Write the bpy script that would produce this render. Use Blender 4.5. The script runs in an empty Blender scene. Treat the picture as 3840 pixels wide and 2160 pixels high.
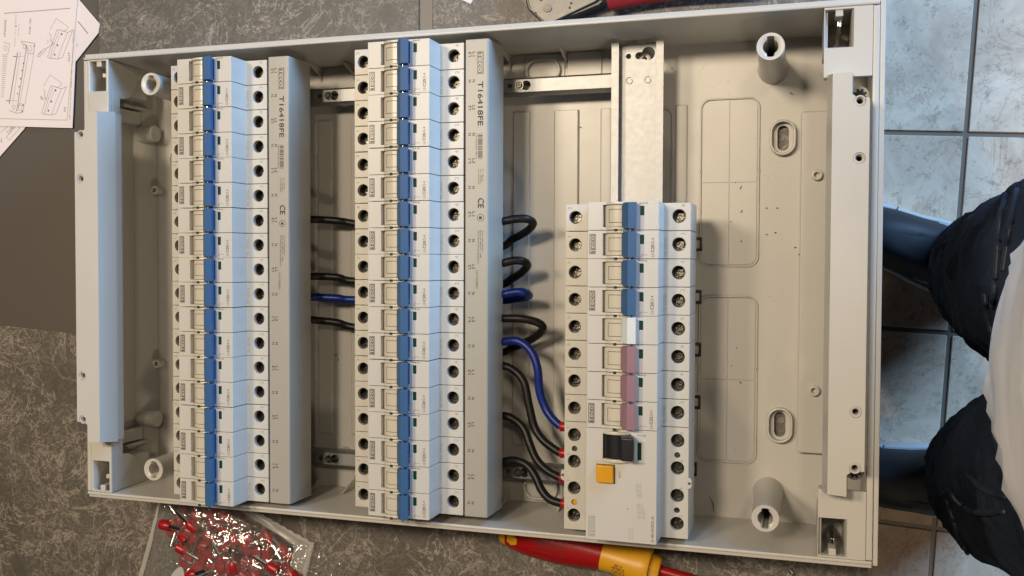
import bpy, bmesh, math, random
from mathutils import Vector, Matrix, noise
R = random.Random(7)
S = 0.001                      # everything below is written in millimetres
SC = bpy.context.scene
COL = SC.collection
PI = math.pi

# ------------------------------------------------------------------ camera
cam = bpy.data.objects.new('camera', bpy.data.cameras.new('camera'))
COL.objects.link(cam); SC.camera = cam
cam.data.sensor_width = 36.0
cam.data.lens = 32.937
cam.data.clip_start = 0.02; cam.data.clip_end = 50
M = Matrix(((0.957289,0.003530,-0.289111),(-0.011656,0.999584,-0.026388),(0.288898,0.028631,0.956932)))
cam.matrix_world = Matrix.Translation(Vector((236.99,13.40,665.22)) * S) @ M.transposed().to_4x4()
cam.data.dof.use_dof = False

# ------------------------------------------------------------------ light
SC.view_settings.view_transform = 'Standard'
SC.view_settings.look = 'None'
SC.view_settings.exposure = 0.0
SC.view_settings.gamma = 1.0
w = bpy.data.worlds.new('World'); SC.world = w; w.use_nodes = True
w.node_tree.nodes['Background'].inputs[0].default_value = (1.0, 0.90, 0.78, 1)
w.node_tree.nodes['Background'].inputs[1].default_value = 0.016

def lamp(name, loc, target, power, color, size, size_y=None):
    l = bpy.data.lights.new(name, 'AREA'); l.energy = power; l.color = color
    l.size = size * S
    if size_y: l.shape = 'RECTANGLE'; l.size_y = size_y * S
    else: l.shape = 'DISK'
    o = bpy.data.objects.new(name, l); COL.objects.link(o)
    o.location = Vector(loc) * S
    o.rotation_euler = (Vector(target) - Vector(loc)).to_track_quat('-Z', 'Y').to_euler()
    return o
WARM = (1.0, 0.825, 0.61)
lamp('ceiling_lamp', (-640, 440, 1600), (0, 0, 0), 13.5, WARM, 260)
lamp('ceiling_lamp', (-150, 440, 1600), (0, 0, 0), 12.8, WARM, 220)
lamp('ceiling_lamp', (520, 420, 1600), (200, 0, 0), 2.6, WARM, 120)
lamp('ceiling_lamp', (1000, -1500, 1500), (350, -300, -800), 7.0, WARM, 200)
lamp('window_light', (1420, 1150, 430), (200, 0, -250), 64.0, (0.33, 0.60, 1.0), 950, 850)

# ------------------------------------------------------------------ materials
def mat(name, col, rough=0.5, metal=0.0, spec=0.5, bump=0.0, bscale=400, var=0.0, vscale=30, coat=0.0, rvar=0.0):
    if metal < 0.5: col = tuple(c * 0.83 for c in col)
    m = bpy.data.materials.new(name); m.use_nodes = True
    nt = m.node_tree; b = nt.nodes['Principled BSDF']; L = nt.links
    b.inputs['Base Color'].default_value = (*col, 1)
    b.inputs['Roughness'].default_value = rough
    b.inputs['Metallic'].default_value = metal
    b.inputs['Specular IOR Level'].default_value = spec
    b.inputs['Coat Weight'].default_value = coat
    tc = nt.nodes.new('ShaderNodeTexCoord')
    if var > 0 or rvar > 0:
        n = nt.nodes.new('ShaderNodeTexNoise'); n.inputs['Scale'].default_value = vscale
        n.inputs['Detail'].default_value = 6; n.inputs['Roughness'].default_value = 0.65
        L.new(tc.outputs['Object'], n.inputs['Vector'])
        if var > 0:
            mx = nt.nodes.new('ShaderNodeMix'); mx.data_type = 'RGBA'
            mx.inputs[6].default_value = (*[c * (1 - var) for c in col], 1)
            mx.inputs[7].default_value = (*[min(1, c * (1 + var)) for c in col], 1)
            L.new(n.outputs['Fac'], mx.inputs[0]); L.new(mx.outputs[2], b.inputs['Base Color'])
        if rvar > 0:
            mr = nt.nodes.new('ShaderNodeMapRange')
            mr.inputs[1].default_value = 0.3; mr.inputs[2].default_value = 0.7
            mr.inputs[3].default_value = max(0.02, rough - rvar); mr.inputs[4].default_value = min(1, rough + rvar)
            L.new(n.outputs['Fac'], mr.inputs[0]); L.new(mr.outputs[0], b.inputs['Roughness'])
    if bump > 0:
        n2 = nt.nodes.new('ShaderNodeTexNoise'); n2.inputs['Scale'].default_value = bscale
        n2.inputs['Detail'].default_value = 4
        bp = nt.nodes.new('ShaderNodeBump'); bp.inputs['Strength'].default_value = bump
        bp.inputs['Distance'].default_value = 0.0004
        L.new(tc.outputs['Object'], n2.inputs['Vector']); L.new(n2.outputs['Fac'], bp.inputs['Height'])
        L.new(bp.outputs[0], b.inputs['Normal'])
    return m

BOXP = mat('grey_plastic', (0.59, 0.572, 0.53), 0.36, bump=0.05, bscale=900, var=0.03, vscale=14, rvar=0.06)
CREAM = mat('breaker_plastic', (0.595, 0.58, 0.535), 0.38, bump=0.03, bscale=1200, var=0.015, vscale=40)
LEVER = mat('lever_plastic', (0.65, 0.625, 0.56), 0.3)
BUSP = mat('busbar_plastic', (0.40, 0.38, 0.33), 0.4, bump=0.05, bscale=900, var=0.03, vscale=25)
BLUE = mat('toggle_blue', (0.036, 0.118, 0.285), 0.5, spec=0.25, var=0.05)
PINK = mat('toggle_mauve', (0.30, 0.165, 0.215), 0.4)
WHITE = mat('toggle_white', (0.72, 0.78, 0.84), 0.35)
BLACKP = mat('black_plastic', (0.012, 0.013, 0.016), 0.35)
GREEN = mat('indicator_green', (0.003, 0.048, 0.040), 0.5, spec=0.2)
YEL = mat('yellow_plastic', (0.75, 0.36, 0.010), 0.35)
INK = mat('grey_print', (0.09, 0.08, 0.07), 0.6)
INKD = mat('dark_print', (0.035, 0.033, 0.032), 0.6)
INKL = mat('pale_print', (0.33, 0.33, 0.31), 0.6)
PLATE = mat('logo_plate_grey', (0.13, 0.115, 0.095), 0.45)
PLATEL = mat('logo_plate_pale', (0.40, 0.39, 0.36), 0.45)
SLOT = mat('shadow_gap_black', (0.03, 0.03, 0.03), 0.8)
STEEL = mat('galvanised_steel', (0.28, 0.285, 0.29), 0.48, metal=0.9, var=0.012, vscale=260, bump=0.015, bscale=300, rvar=0.02)
SCREW = mat('screw_steel', (0.17, 0.16, 0.135), 0.3, metal=1.0, var=0.5, vscale=500, bump=0.5, bscale=700)
CHROME = mat('bright_steel', (0.8, 0.8, 0.78), 0.15, metal=1.0)
CLAMP = mat('clamp_lining_dark', (0.055, 0.053, 0.05), 0.35, metal=0.6, var=0.4, vscale=300)  # dark clamp metal; its colour also supplies the shade deep in the bores
HOLE = mat('hole_dark', (0.05, 0.05, 0.045), 0.6)
WBLACK = mat('cable_black', (0.008, 0.008, 0.008), 0.42, spec=0.3)
WBLUE = mat('cable_blue', (0.003, 0.020, 0.20), 0.38, spec=0.35)
RED = mat('ferrule_red', (0.36, 0.008, 0.014), 0.32)
REDT = mat('tool_red', (0.34, 0.006, 0.008), 0.33)
YELT = mat('tool_yellow', (0.72, 0.36, 0.015), 0.4, bump=0.05)
PAPER = mat('paper', (0.90, 0.83, 0.84), 0.8, bump=0.1, bscale=60)
PINKINK = mat('paper_print', (0.42, 0.33, 0.34), 0.8)
PINKINK2 = mat('paper_print_dark', (0.16, 0.13, 0.14), 0.8)
TOOLM = mat('tool_metal', (0.22, 0.20, 0.17), 0.45, metal=0.3, var=0.35, vscale=160, bump=0.4, bscale=220)
BASEB = mat('brown_laminate', (0.106, 0.093, 0.082), 0.5, bump=0.12, bscale=1500, var=0.05, vscale=8)
STRIP = mat('beige_laminate', (0.20, 0.17, 0.14), 0.5)
GROUT = mat('grout', (0.22, 0.17, 0.13), 0.35, bump=0.5, bscale=200)
SHIRT = mat('white_cotton', (0.90, 0.90, 0.93), 0.9, bump=0.35, bscale=500)
SKIN = mat('skin', (0.55, 0.33, 0.24), 0.5)
SHOEB = mat('shoe_leather', (0.020, 0.024, 0.032), 0.6, bump=0.2, bscale=120, var=0.25, vscale=14)
LACE = mat('lace_blue', (0.05, 0.075, 0.13), 0.8)
SHOEW = mat('shoe_white', (0.70, 0.70, 0.70), 0.5)
STITCH = mat('denim_stitch', (0.12, 0.11, 0.095), 0.8)
FELTW = mat('sticker_white', (0.75, 0.75, 0.75), 0.6)

def marble():
    m = bpy.data.materials.new('marble_laminate'); m.use_nodes = True
    nt = m.node_tree; b = nt.nodes['Principled BSDF']; L = nt.links; N = nt.nodes.new
    tc = N('ShaderNodeTexCoord')
    def noi(scale, det, dist=0, rough=0.6, vec=None):
        n = N('ShaderNodeTexNoise'); n.inputs['Scale'].default_value = scale; n.inputs['Detail'].default_value = det
        n.inputs['Distortion'].default_value = dist; n.inputs['Roughness'].default_value = rough
        L.new(vec or tc.outputs['Object'], n.inputs['Vector']); return n
    def ramp(src, stops):
        r = N('ShaderNodeValToRGB'); L.new(src, r.inputs[0])
        e = r.color_ramp.elements
        e[0].position, e[0].color = stops[0][0], (*[stops[0][1]] * 3, 1)
        e[1].position, e[1].color = stops[-1][0], (*[stops[-1][1]] * 3, 1)
        for p_, v in stops[1:-1]:
            q = e.new(p_); q.color = (v, v, v, 1)
        return r
    def math_(op, a, b_):
        n = N('ShaderNodeMath'); n.operation = op
        for i, x in enumerate((a, b_)):
            if isinstance(x, (int, float)): n.inputs[i].default_value = x
            else: L.new(x, n.inputs[i])
        return n.outputs[0]
    big = noi(11, 5, 0.8)
    v1 = ramp(noi(62, 7, 1.6, 0.62).outputs['Fac'], [(0.455, 0), (0.5, 1), (0.54, 0)])
    v2 = ramp(noi(150, 6, 2.2, 0.6).outputs['Fac'], [(0.44, 0), (0.5, 1), (0.56, 0)])
    v3 = ramp(noi(16, 6, 1.2, 0.66).outputs['Fac'], [(0.488, 0), (0.5, 1), (0.514, 0)])
    fine = noi(420, 4, 1.0)
    msk = ramp(big.outputs['Fac'], [(0.36, 0.25), (0.62, 1)])
    a = math_('MULTIPLY', v1.outputs[0], msk.outputs[0]); a = math_('MULTIPLY', a, 0.42)
    c = math_('MULTIPLY', v2.outputs[0], msk.outputs[0]); c = math_('MULTIPLY', c, 0.32)
    s = math_('ADD', a, c); d = math_('MULTIPLY', v3.outputs[0], 0.6); s = math_('ADD', s, d)
    f = math_('MULTIPLY', fine.outputs['Fac'], 0.22); f = math_('ADD', f, 0.065); s = math_('ADD', s, f)
    g = math_('MULTIPLY', big.outputs['Fac'], 0.25); s = math_('ADD', s, g)
    cr = N('ShaderNodeValToRGB'); L.new(s, cr.inputs[0]); e = cr.color_ramp.elements
    e[0].position = 0.18; e[0].color = (0.060, 0.053, 0.046, 1)
    e[1].position = 1.0; e[1].color = (0.285, 0.255, 0.218, 1)
    q = e.new(0.48); q.color = (0.116, 0.104, 0.090, 1)
    L.new(cr.outputs[0], b.inputs['Base Color'])
    b.inputs['Roughness'].default_value = 0.5
    bp = N('ShaderNodeBump'); bp.inputs['Strength'].default_value = 0.25; bp.inputs['Distance'].default_value = 0.0004
    L.new(s, bp.inputs['Height']); L.new(bp.outputs[0], b.inputs['Normal'])
    return m
MARBLE = marble()

def tilemat():
    m = bpy.data.materials.new('floor_tile'); m.use_nodes = True
    nt = m.node_tree; b = nt.nodes['Principled BSDF']; L = nt.links; N = nt.nodes.new
    tc = N('ShaderNodeTexCoord'); oi = N('ShaderNodeObjectInfo')
    va = N('ShaderNodeVectorMath'); va.operation = 'ADD'
    sc = N('ShaderNodeVectorMath'); sc.operation = 'SCALE'; sc.inputs[3].default_value = 7.3
    cb = N('ShaderNodeCombineXYZ')
    for i in range(3): L.new(oi.outputs['Random'], cb.inputs[i])
    L.new(cb.outputs[0], sc.inputs[0]); L.new(sc.outputs[0], va.inputs[0]); L.new(tc.outputs['Object'], va.inputs[1])
    def noi(scale, det, dist, rough=0.6):
        n = N('ShaderNodeTexNoise'); n.inputs['Scale'].default_value = scale; n.inputs['Detail'].default_value = det
        n.inputs['Distortion'].default_value = dist; n.inputs['Roughness'].default_value = rough
        L.new(va.outputs[0], n.inputs['Vector']); return n.outputs['Fac']
    r1 = N('ShaderNodeValToRGB'); L.new(noi(7, 8, 0.8, 0.7), r1.inputs[0])
    e = r1.color_ramp.elements
    e[0].position = 0.32; e[0].color = (0.55, 0.375, 0.255, 1); e[1].position = 0.68; e[1].color = (0.90, 0.71, 0.52, 1)
    r2 = N('ShaderNodeValToRGB'); L.new(noi(42, 8, 0.3, 0.8), r2.inputs[0])
    e = r2.color_ramp.elements; e[0].position = 0.30; e[0].color = (0.40, 0.36, 0.34, 1); e[1].position = 0.46; e[1].color = (1, 1, 1, 1)
    r3 = N('ShaderNodeValToRGB'); L.new(noi(5, 8, 1.5, 0.7), r3.inputs[0])
    e = r3.color_ramp.elements; e[0].position = 0.488; e[0].color = (1, 1, 1, 1); e[1].position = 0.512; e[1].color = (1, 1, 1, 1)
    q = e.new(0.5); q.color = (0.74, 0.68, 0.63, 1)
    def mul(a, c):
        x = N('ShaderNodeMix'); x.data_type = 'RGBA'; x.blend_type = 'MULTIPLY'; x.inputs[0].default_value = 1
        L.new(a, x.inputs[6]); L.new(c, x.inputs[7]); return x.outputs[2]
    L.new(mul(mul(r1.outputs[0], r2.outputs[0]), r3.outputs[0]), b.inputs['Base Color'])
    b.inputs['Roughness'].default_value = 0.6
    bp = N('ShaderNodeBump'); bp.inputs['Strength'].default_value = 0.4; bp.inputs['Distance'].default_value = 0.001
    L.new(noi(18, 5, 0.5), bp.inputs['Height']); L.new(bp.outputs[0], b.inputs['Normal'])
    return m
TILE = tilemat()

def denim():
    m = bpy.data.materials.new('denim'); m.use_nodes = True
    nt = m.node_tree; b = nt.nodes['Principled BSDF']; L = nt.links; N = nt.nodes.new
    tc = N('ShaderNodeTexCoord')
    n = N('ShaderNodeTexNoise'); n.inputs['Scale'].default_value = 8; n.inputs['Detail'].default_value = 5; n.inputs['Distortion'].default_value = 0.1
    L.new(tc.outputs['Object'], n.inputs['Vector'])
    r = N('ShaderNodeValToRGB'); L.new(n.outputs['Fac'], r.inputs[0]); e = r.color_ramp.elements
    e[0].position = 0.35; e[0].color = (0.009, 0.013, 0.023, 1); e[1].position = 0.72; e[1].color = (0.034, 0.046, 0.070, 1)
    L.new(r.outputs[0], b.inputs['Base Color']); b.inputs['Roughness'].default_value = 0.95
    b.inputs['Specular IOR Level'].default_value = 0.15
    wv = N('ShaderNodeTexWave'); wv.inputs['Scale'].default_value = 420; wv.inputs['Distortion'].default_value = 3
    L.new(tc.outputs['Object'], wv.inputs['Vector'])
    n2 = N('ShaderNodeTexNoise'); n2.inputs['Scale'].default_value = 120; n2.inputs['Detail'].default_value = 6; n2.inputs['Distortion'].default_value = 0.2
    L.new(tc.outputs['Object'], n2.inputs['Vector'])
    b1 = N('ShaderNodeBump'); b1.inputs['Strength'].default_value = 0.3; b1.inputs['Distance'].default_value = 0.0006
    b2 = N('ShaderNodeBump'); b2.inputs['Strength'].default_value = 0.5; b2.inputs['Distance'].default_value = 0.002
    L.new(wv.outputs['Fac'], b1.inputs['Height']); L.new(n2.outputs['Fac'], b2.inputs['Height'])
    L.new(b2.outputs[0], b.inputs['Normal'])
    return m
DENIM = denim()

def film():
    m = bpy.data.materials.new('clear_film'); m.use_nodes = True
    nt = m.node_tree; L = nt.links; N = nt.nodes.new
    nt.nodes.remove(nt.nodes['Principled BSDF']); out = nt.nodes['Material Output']
    tr = N('ShaderNodeBsdfTransparent'); tr.inputs[0].default_value = (0.95, 0.95, 0.95, 1)
    gl = N('ShaderNodeBsdfGlossy'); gl.inputs['Roughness'].default_value = 0.06; gl.inputs[0].default_value = (1, 1, 1, 1)
    df = N('ShaderNodeBsdfDiffuse'); df.inputs[0].default_value = (0.75, 0.75, 0.75, 1)  # white veil in place of the reflections the film would pick up
    mx = N('ShaderNodeMixShader'); m2 = N('ShaderNodeMixShader'); m2.inputs[0].default_value = 0.065
    fr = N('ShaderNodeFresnel'); fr.inputs[0].default_value = 1.38
    ad = N('ShaderNodeMath'); ad.operation = 'ADD'; ad.inputs[1].default_value = 0.05
    tc = N('ShaderNodeTexCoord')
    n = N('ShaderNodeTexNoise'); n.inputs['Scale'].default_value = 60; n.inputs['Detail'].default_value = 3; n.inputs['Distortion'].default_value = 1.5
    bp = N('ShaderNodeBump'); bp.inputs['Strength'].default_value = 0.8; bp.inputs['Distance'].default_value = 0.003
    L.new(tc.outputs['Object'], n.inputs['Vector']); L.new(n.outputs['Fac'], bp.inputs['Height'])
    L.new(bp.outputs[0], gl.inputs['Normal'])
    mx.inputs[0].default_value = 0.13
    L.new(tr.outputs[0], mx.inputs[1]); L.new(gl.outputs[0], mx.inputs[2])
    L.new(mx.outputs[0], m2.inputs[1]); L.new(df.outputs[0], m2.inputs[2]); L.new(m2.outputs[0], out.inputs[0])
    return m
FILM = film()

# ------------------------------------------------------------------ mesh helpers (mm)
class MB:
    def __init__(s): s.v = []; s.f = []
    def add(s, vs, fs):
        o = len(s.v); s.v += [tuple(x) for x in vs]; s.f += [tuple(o + i for i in f) for f in fs]; return s
    def box(s, x0, x1, y0, y1, z0, z1):
        x0, x1 = sorted((x0, x1)); y0, y1 = sorted((y0, y1)); z0, z1 = sorted((z0, z1))
        return s.add([(x0,y0,z0),(x1,y0,z0),(x1,y1,z0),(x0,y1,z0),(x0,y0,z1),(x1,y0,z1),(x1,y1,z1),(x0,y1,z1)],
                     [(0,3,2,1),(4,5,6,7),(0,1,5,4),(1,2,6,5),(2,3,7,6),(3,0,4,7)])
    def prism(s, poly, a0, a1, axis='z', poly2=None):
        """closed prism; poly in the plane across axis: z->(x,y)  y->(x,z)  x->(y,z)"""
        n = len(poly); poly2 = poly2 or poly
        ar = sum(poly[i][0]*poly[(i+1)%n][1]-poly[(i+1)%n][0]*poly[i][1] for i in range(n))
        if ar < 0: poly = poly[::-1]; poly2 = poly2[::-1]
        def P(p, a):
            return (p[0],p[1],a) if axis=='z' else (p[0],a,p[1]) if axis=='y' else (a,p[0],p[1])
        if (a1 < a0): a0, a1 = a1, a0; poly, poly2 = poly2, poly
        vs = [P(p,a0) for p in poly] + [P(p,a1) for p in poly2]
        fs = [tuple(range(n-1,-1,-1)), tuple(range(n,2*n))] + [(i,(i+1)%n,n+(i+1)%n,n+i) for i in range(n)]
        if axis == 'y': fs = [f[::-1] for f in fs]
        return s.add(vs, fs)
    def cyl(s, c, r, a0, a1, axis='z', n=24, r2=None):
        r2 = r if r2 is None else r2
        p1 = [(c[0]+r*math.cos(2*PI*i/n), c[1]+r*math.sin(2*PI*i/n)) for i in range(n)]
        p2 = [(c[0]+r2*math.cos(2*PI*i/n), c[1]+r2*math.sin(2*PI*i/n)) for i in range(n)]
        return s.prism(p1, a0, a1, axis, p2)
    def ring(s, outer, inner, z0, z1):
        """vertical-walled ring between two same-length loops"""
        n = len(outer)
        vs = [(x,y,z) for L_ in (outer,inner) for z in (z0,z1) for x,y in L_]
        f = []
        for i in range(n):
            j=(i+1)%n
            f += [(i,j,n+j,n+i),(2*n+j,2*n+i,3*n+i,3*n+j),(n+i,n+j,3*n+j,3*n+i),(j,i,2*n+i,2*n+j)]
        return s.add(vs, f)
    def tube(s, pts, r, n=12, cap=True):
        pts = [Vector(p) for p in pts]; m = len(pts)
        rs = r if isinstance(r,(list,tuple)) else [r]*m
        up = None; o = len(s.v)
        for i,p in enumerate(pts):
            t = (pts[min(i+1,m-1)]-pts[max(i-1,0)]).normalized()
            if up is None:
                up = t.cross(Vector((0,0,1)))
                if up.length < 1e-3: up = t.cross(Vector((0,1,0)))
            up = (up - t*up.dot(t)).normalized(); q = t.cross(up)
            for k in range(n):
                a = 2*PI*k/n; s.v.append(tuple(p+(up*math.cos(a)+q*math.sin(a))*rs[i]))
        for i in range(m-1):
            for k in range(n):
                j=(k+1)%n; s.f.append((o+i*n+k,o+i*n+j,o+(i+1)*n+j,o+(i+1)*n+k))
        if cap: s.f.append(tuple(o+k for k in range(n-1,-1,-1))); s.f.append(tuple(o+(m-1)*n+k for k in range(n)))
        return s
    def stroke(s, pts, wd, z, h=0.0, closed=False):
        """flat (h=0) or raised line of width wd through 2-D points"""
        P = [Vector((p[0],p[1])) for p in pts]; n=len(P)
        for i in range(n if closed else n-1):
            a,b = P[i],P[(i+1)%n]; d=(b-a)
            if d.length<1e-6: continue
            d.normalize(); q=Vector((-d.y,d.x))*wd/2
            a2=a-d*wd*0.35; b2=b+d*wd*0.35
            c=[a2-q,b2-q,b2+q,a2+q]
            if h: s.prism([(v.x,v.y) for v in c], z, z+h+ (i%3)*0.004)
            else: s.add([(v.x,v.y,z+(i%3)*0.002) for v in c],[(0,1,2,3)])
        return s
    def mesh(s, name='m'):
        me = bpy.data.meshes.new(name); me.from_pydata([(x*S,y*S,z*S) for x,y,z in s.v],[],s.f); me.update(); return me

def weighted(me, ang):
    """face-area weighted corner normals: big faces stay flat, bevels and bores stay round"""
    cosa=math.cos(math.radians(max(ang,50))); pol=me.polygons
    P=[(p.normal.copy(), p.area) for p in pol]; vf=[[] for _ in me.vertices]
    for i,p in enumerate(pol):
        for v in p.vertices: vf[v].append(i)
    out=[None]*len(me.loops)
    for i,p in enumerate(pol):
        n0=P[i][0]
        for li in p.loop_indices:
            acc=Vector((0,0,0))
            for g in vf[me.loops[li].vertex_index]:
                n1,a1=P[g]
                if n0.dot(n1)>cosa: acc+=n1*(a1+1e-12)
            out[li]=acc.normalized() if acc.length>0 else n0
    me.normals_split_custom_set(out)

def obj(name, mb, m, parent=None, bevel=0, smooth=False, cuts=None, seg=1, fix=False, ang=35):
    me = mb.mesh(name) if isinstance(mb, MB) else mb
    o = bpy.data.objects.new(name, me); COL.objects.link(o)
    if fix or cuts:
        bm = bmesh.new(); bm.from_mesh(me); bmesh.ops.recalc_face_normals(bm, faces=bm.faces); bm.to_mesh(me); bm.free()
    if cuts or bevel:
        tmp = []
        for c in (cuts or []):
            cm = c.mesh('cut'); bm = bmesh.new(); bm.from_mesh(cm); bmesh.ops.recalc_face_normals(bm, faces=bm.faces); bm.to_mesh(cm); bm.free()
            co = bpy.data.objects.new('cut', cm); COL.objects.link(co); tmp.append(co)
            md = o.modifiers.new('b','BOOLEAN'); md.object = co; md.solver = 'EXACT'; md.operation = 'DIFFERENCE'
            md.use_self = True
        if bevel:
            md = o.modifiers.new('v','BEVEL'); md.width = bevel*S; md.segments = seg; md.limit_method='ANGLE'; md.angle_limit = math.radians(40)
            md.use_clamp_overlap = True
        bpy.context.view_layer.update()
        dg = bpy.context.evaluated_depsgraph_get()
        nm = bpy.data.meshes.new_from_object(o.evaluated_get(dg)); nm.name = name
        o.modifiers.clear(); o.data = nm; me = nm
        for co in tmp: bpy.data.objects.remove(co)
    if m is not None:
        me.materials.clear(); me.materials.append(m)
    if smooth or bevel or cuts:
        me.shade_smooth()
        if smooth: me.set_sharp_from_angle(angle=math.radians(ang))
        else: weighted(me, ang)
    if parent: o.parent = parent
    return o

def thing(name, label, cat, loc=(0,0,0), group=None, rz=0):
    o = bpy.data.objects.new(name, None); COL.objects.link(o); o.location = Vector(loc)*S; o.rotation_euler[2]=rz
    o.empty_display_size = 0.01
    o['label']=label; o['category']=cat
    if group: o['group']=group
    return o
def tag(o, label, cat, group=None):
    o['label']=label; o['category']=cat
    if group: o['group']=group
    return o
def copy_tree(o, parent=None):
    c = o.copy(); COL.objects.link(c); c.parent = parent
    for ch in list(o.children): copy_tree(ch, c)
    return c

_fonts = {}
def text_mb(mb, s, x, y, z, ang, length, height, mirror=False):
    """lettering: s starts at (x,y), runs along ang (degrees) for length mm, cap height mm"""
    if s not in _fonts:
        cu = bpy.data.curves.new('t','FONT'); cu.body = s; cu.resolution_u = 3
        o = bpy.data.objects.new('t', cu); COL.objects.link(o)
        bpy.context.view_layer.update()
        me = bpy.data.meshes.new_from_object(o.evaluated_get(bpy.context.evaluated_depsgraph_get()))
        _fonts[s] = ([tuple(v.co) for v in me.vertices],[tuple(p.vertices) for p in me.polygons])
        bpy.data.objects.remove(o); bpy.data.meshes.remove(me)
    vs, fs = _fonts[s]
    if not vs: return
    x0=min(v[0] for v in vs); x1=max(v[0] for v in vs); y1=max(v[1] for v in vs)
    if s=='1': length=height*0.22
    a=math.radians(ang); ca,sa=math.cos(a),math.sin(a)
    out=[]
    for v in vs:
        u=(v[0]-x0)/(x1-x0)*length; t=v[1]/y1*height
        out.append((x+u*ca-t*sa, y+u*sa+t*ca, z))
    mb.add(out, fs)

def spline(pts, n=10):
    P=[Vector(p) for p in pts]; P=[2*P[0]-P[1]]+P+[2*P[-1]-P[-2]]; out=[]
    for i in range(1,len(P)-2):
        for k in range(n):
            t=k/n; a,b,c,d=P[i-1],P[i],P[i+1],P[i+2]
            out.append(0.5*((2*b)+(-a+c)*t+(2*a-5*b+4*c-d)*t*t+(-a+3*b-3*c+d)*t**3))
    out.append(P[-2]); return out

def rrect(x0,x1,y0,y1,r,n=6):
    pts=[]
    for cx,cy,a in ((x1-r,y1-r,0),(x0+r,y1-r,90),(x0+r,y0+r,180),(x1-r,y0+r,270)):
        for k in range(n+1):
            t=math.radians(a+90*k/n); pts.append((cx+r*math.cos(t),cy+r*math.sin(t)))
    return pts

# ------------------------------------------------------------------ setting: table and floor
table = thing('table', 'brown table topped with grey marbled panels under the grey box', 'table', (0,0,0))
TE = 286
obj('table_top', MB().box(-900, TE, -700, 700, -40, -1.2), BASEB, table, bevel=1)
obj('laminate_panel', MB().box(-331, -38.7, 2, 640, -1.15, 0), MARBLE, table, bevel=0.3)
obj('laminate_panel', MB().box(-27.3, TE, 2, 640, -1.15, 0), MARBLE, table, bevel=0.3)
obj('laminate_panel', MB().prism([(-890,-15),(-157.8,-64),(-157.8,-690),(-890,-690)], -1.15, 0), MARBLE, table, bevel=0.3)
obj('laminate_panel', MB().box(-145.4, TE, -690, -2, -1.15, 0), MARBLE, table, bevel=0.3)
obj('joint_strip', MB().box(-37.2, -27.4, 3, 640, -1.1, -0.1), STRIP, table)
for x in (-840, 220):
    for y in (-640, 640):
        obj('leg', MB().box(x-30, x+30, y-30, y+30, -880, -40), BASEB, table, bevel=2)

floor = bpy.data.objects.new('floor', None); 
gr = obj('floor', MB().box(-2500, 3000, -2500, 2500, -930, -883.5), GROUT); gr['kind']='structure'
tm = MB(); tm.box(-146.5,146.5,-146.5,146.5,-6,0); tmesh=None
ang=math.radians(-3.3)
ox,oy = (479.8,206.2)
for i in range(-5, 7):
    for j in range(-6, 6):
        x = (i+0.5)*300; y=(j+0.5)*300
        p = (ox + x*math.cos(ang)-y*math.sin(ang), oy + x*math.sin(ang)+y*math.cos(ang))
        if tmesh is None:
            t = obj('tile', tm, TILE, gr, bevel=1.6, seg=2); tmesh = t.data
        else:
            t = bpy.data.objects.new('tile', tmesh); COL.objects.link(t); t.parent = gr
        t.location = (p[0]*S, p[1]*S, -0.880 + R.uniform(-0.0004,0.0004)); t.rotation_euler=(0,0,ang)

# ------------------------------------------------------------------ enclosure box
box = thing('distribution_box', 'open light grey plastic box on the table holding three rows of breakers', 'enclosure', (0,0,0))
HX, HY = 283.0, 168.0
IX, IY = 280.0, 163.4
# floor plate with slots
fp = MB().box(-HX+2, HX-2, -HY+3.2, HY-3.2, 0.6, 5)
def slot(cx, cy, L_, W_, horiz=False, n=8):
    a, b = (W_/2, L_/2) if not horiz else (L_/2, W_/2)
    return rrect(cx-a, cx+a, cy-b, cy+b, min(a,b)*0.99, n)
cuts = []
SL = [(228.3, 97, False), (228.3, -97, False), (61.5, 150.5, True), (61, -151.8, True), (-228.3, 97, False), (-228.3,-97, False)]
for cx, cy, h in SL: cuts.append(MB().prism(slot(cx, cy, 17 if not h else 6, 7.5 if not h else 6, h), -1, 9))
obj('floor_plate', fp, BOXP, box, bevel=0, cuts=cuts)
# raised rings round the slots
for cx, cy, h in SL:
    mb = MB(); mb.ring(slot(cx,cy,24 if not h else 18,17 if not h else 26,False), slot(cx,cy,20.6 if not h else 14.6,13.6 if not h else 22.6,False), 4.5, 10)
    obj('slot_collar', mb, BOXP, box, bevel=0.4, fix=True)
# long walls: drafted, with rim lip, groove and outer ledge
def wall_profile(sgn):
    return [(sgn*IY,4.8),(sgn*165.0,73),(sgn*166.9,73.2),(sgn*167.0,71.4),(sgn*169.6,71.2),(sgn*169.8,67.5),(sgn*167.6,66.9),(sgn*166.6,0.5),(sgn*163.8,0.5)]
for sg in (1,-1):
    mb = MB(); mb.prism(wall_profile(sg), -HX, HX, 'x'); obj('side_wall', mb, BOXP, box, bevel=0.5, seg=2, fix=True)
for sg in (1,-1):
    mb = MB(); mb.prism([(sg*IX,4.9),(sg*279.4,72.8),(sg*283.2,72.8),(sg*281.4,0.7)], -164.6, 164.6, 'y'); obj('end_wall', mb, BOXP, box, bevel=0.5, fix=True)
    # rim ledge outside the end wall on the right-hand side
obj('rim_ledge', MB().box(283.3, 286.4, -168, 168, 66.5, 71.3), BOXP, box, bevel=0.6, seg=2)
# fillet strip at the foot of the end walls
for sg in (1,-1):
    mb = MB(); mb.prism([(sg*279.9,5.1),(sg*269.8,5.1),(sg*272,7.5),(sg*279.8,22)], -163, 163, 'y'); obj('foot_fillet', mb, BOXP, box, bevel=0.5, fix=True)
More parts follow.
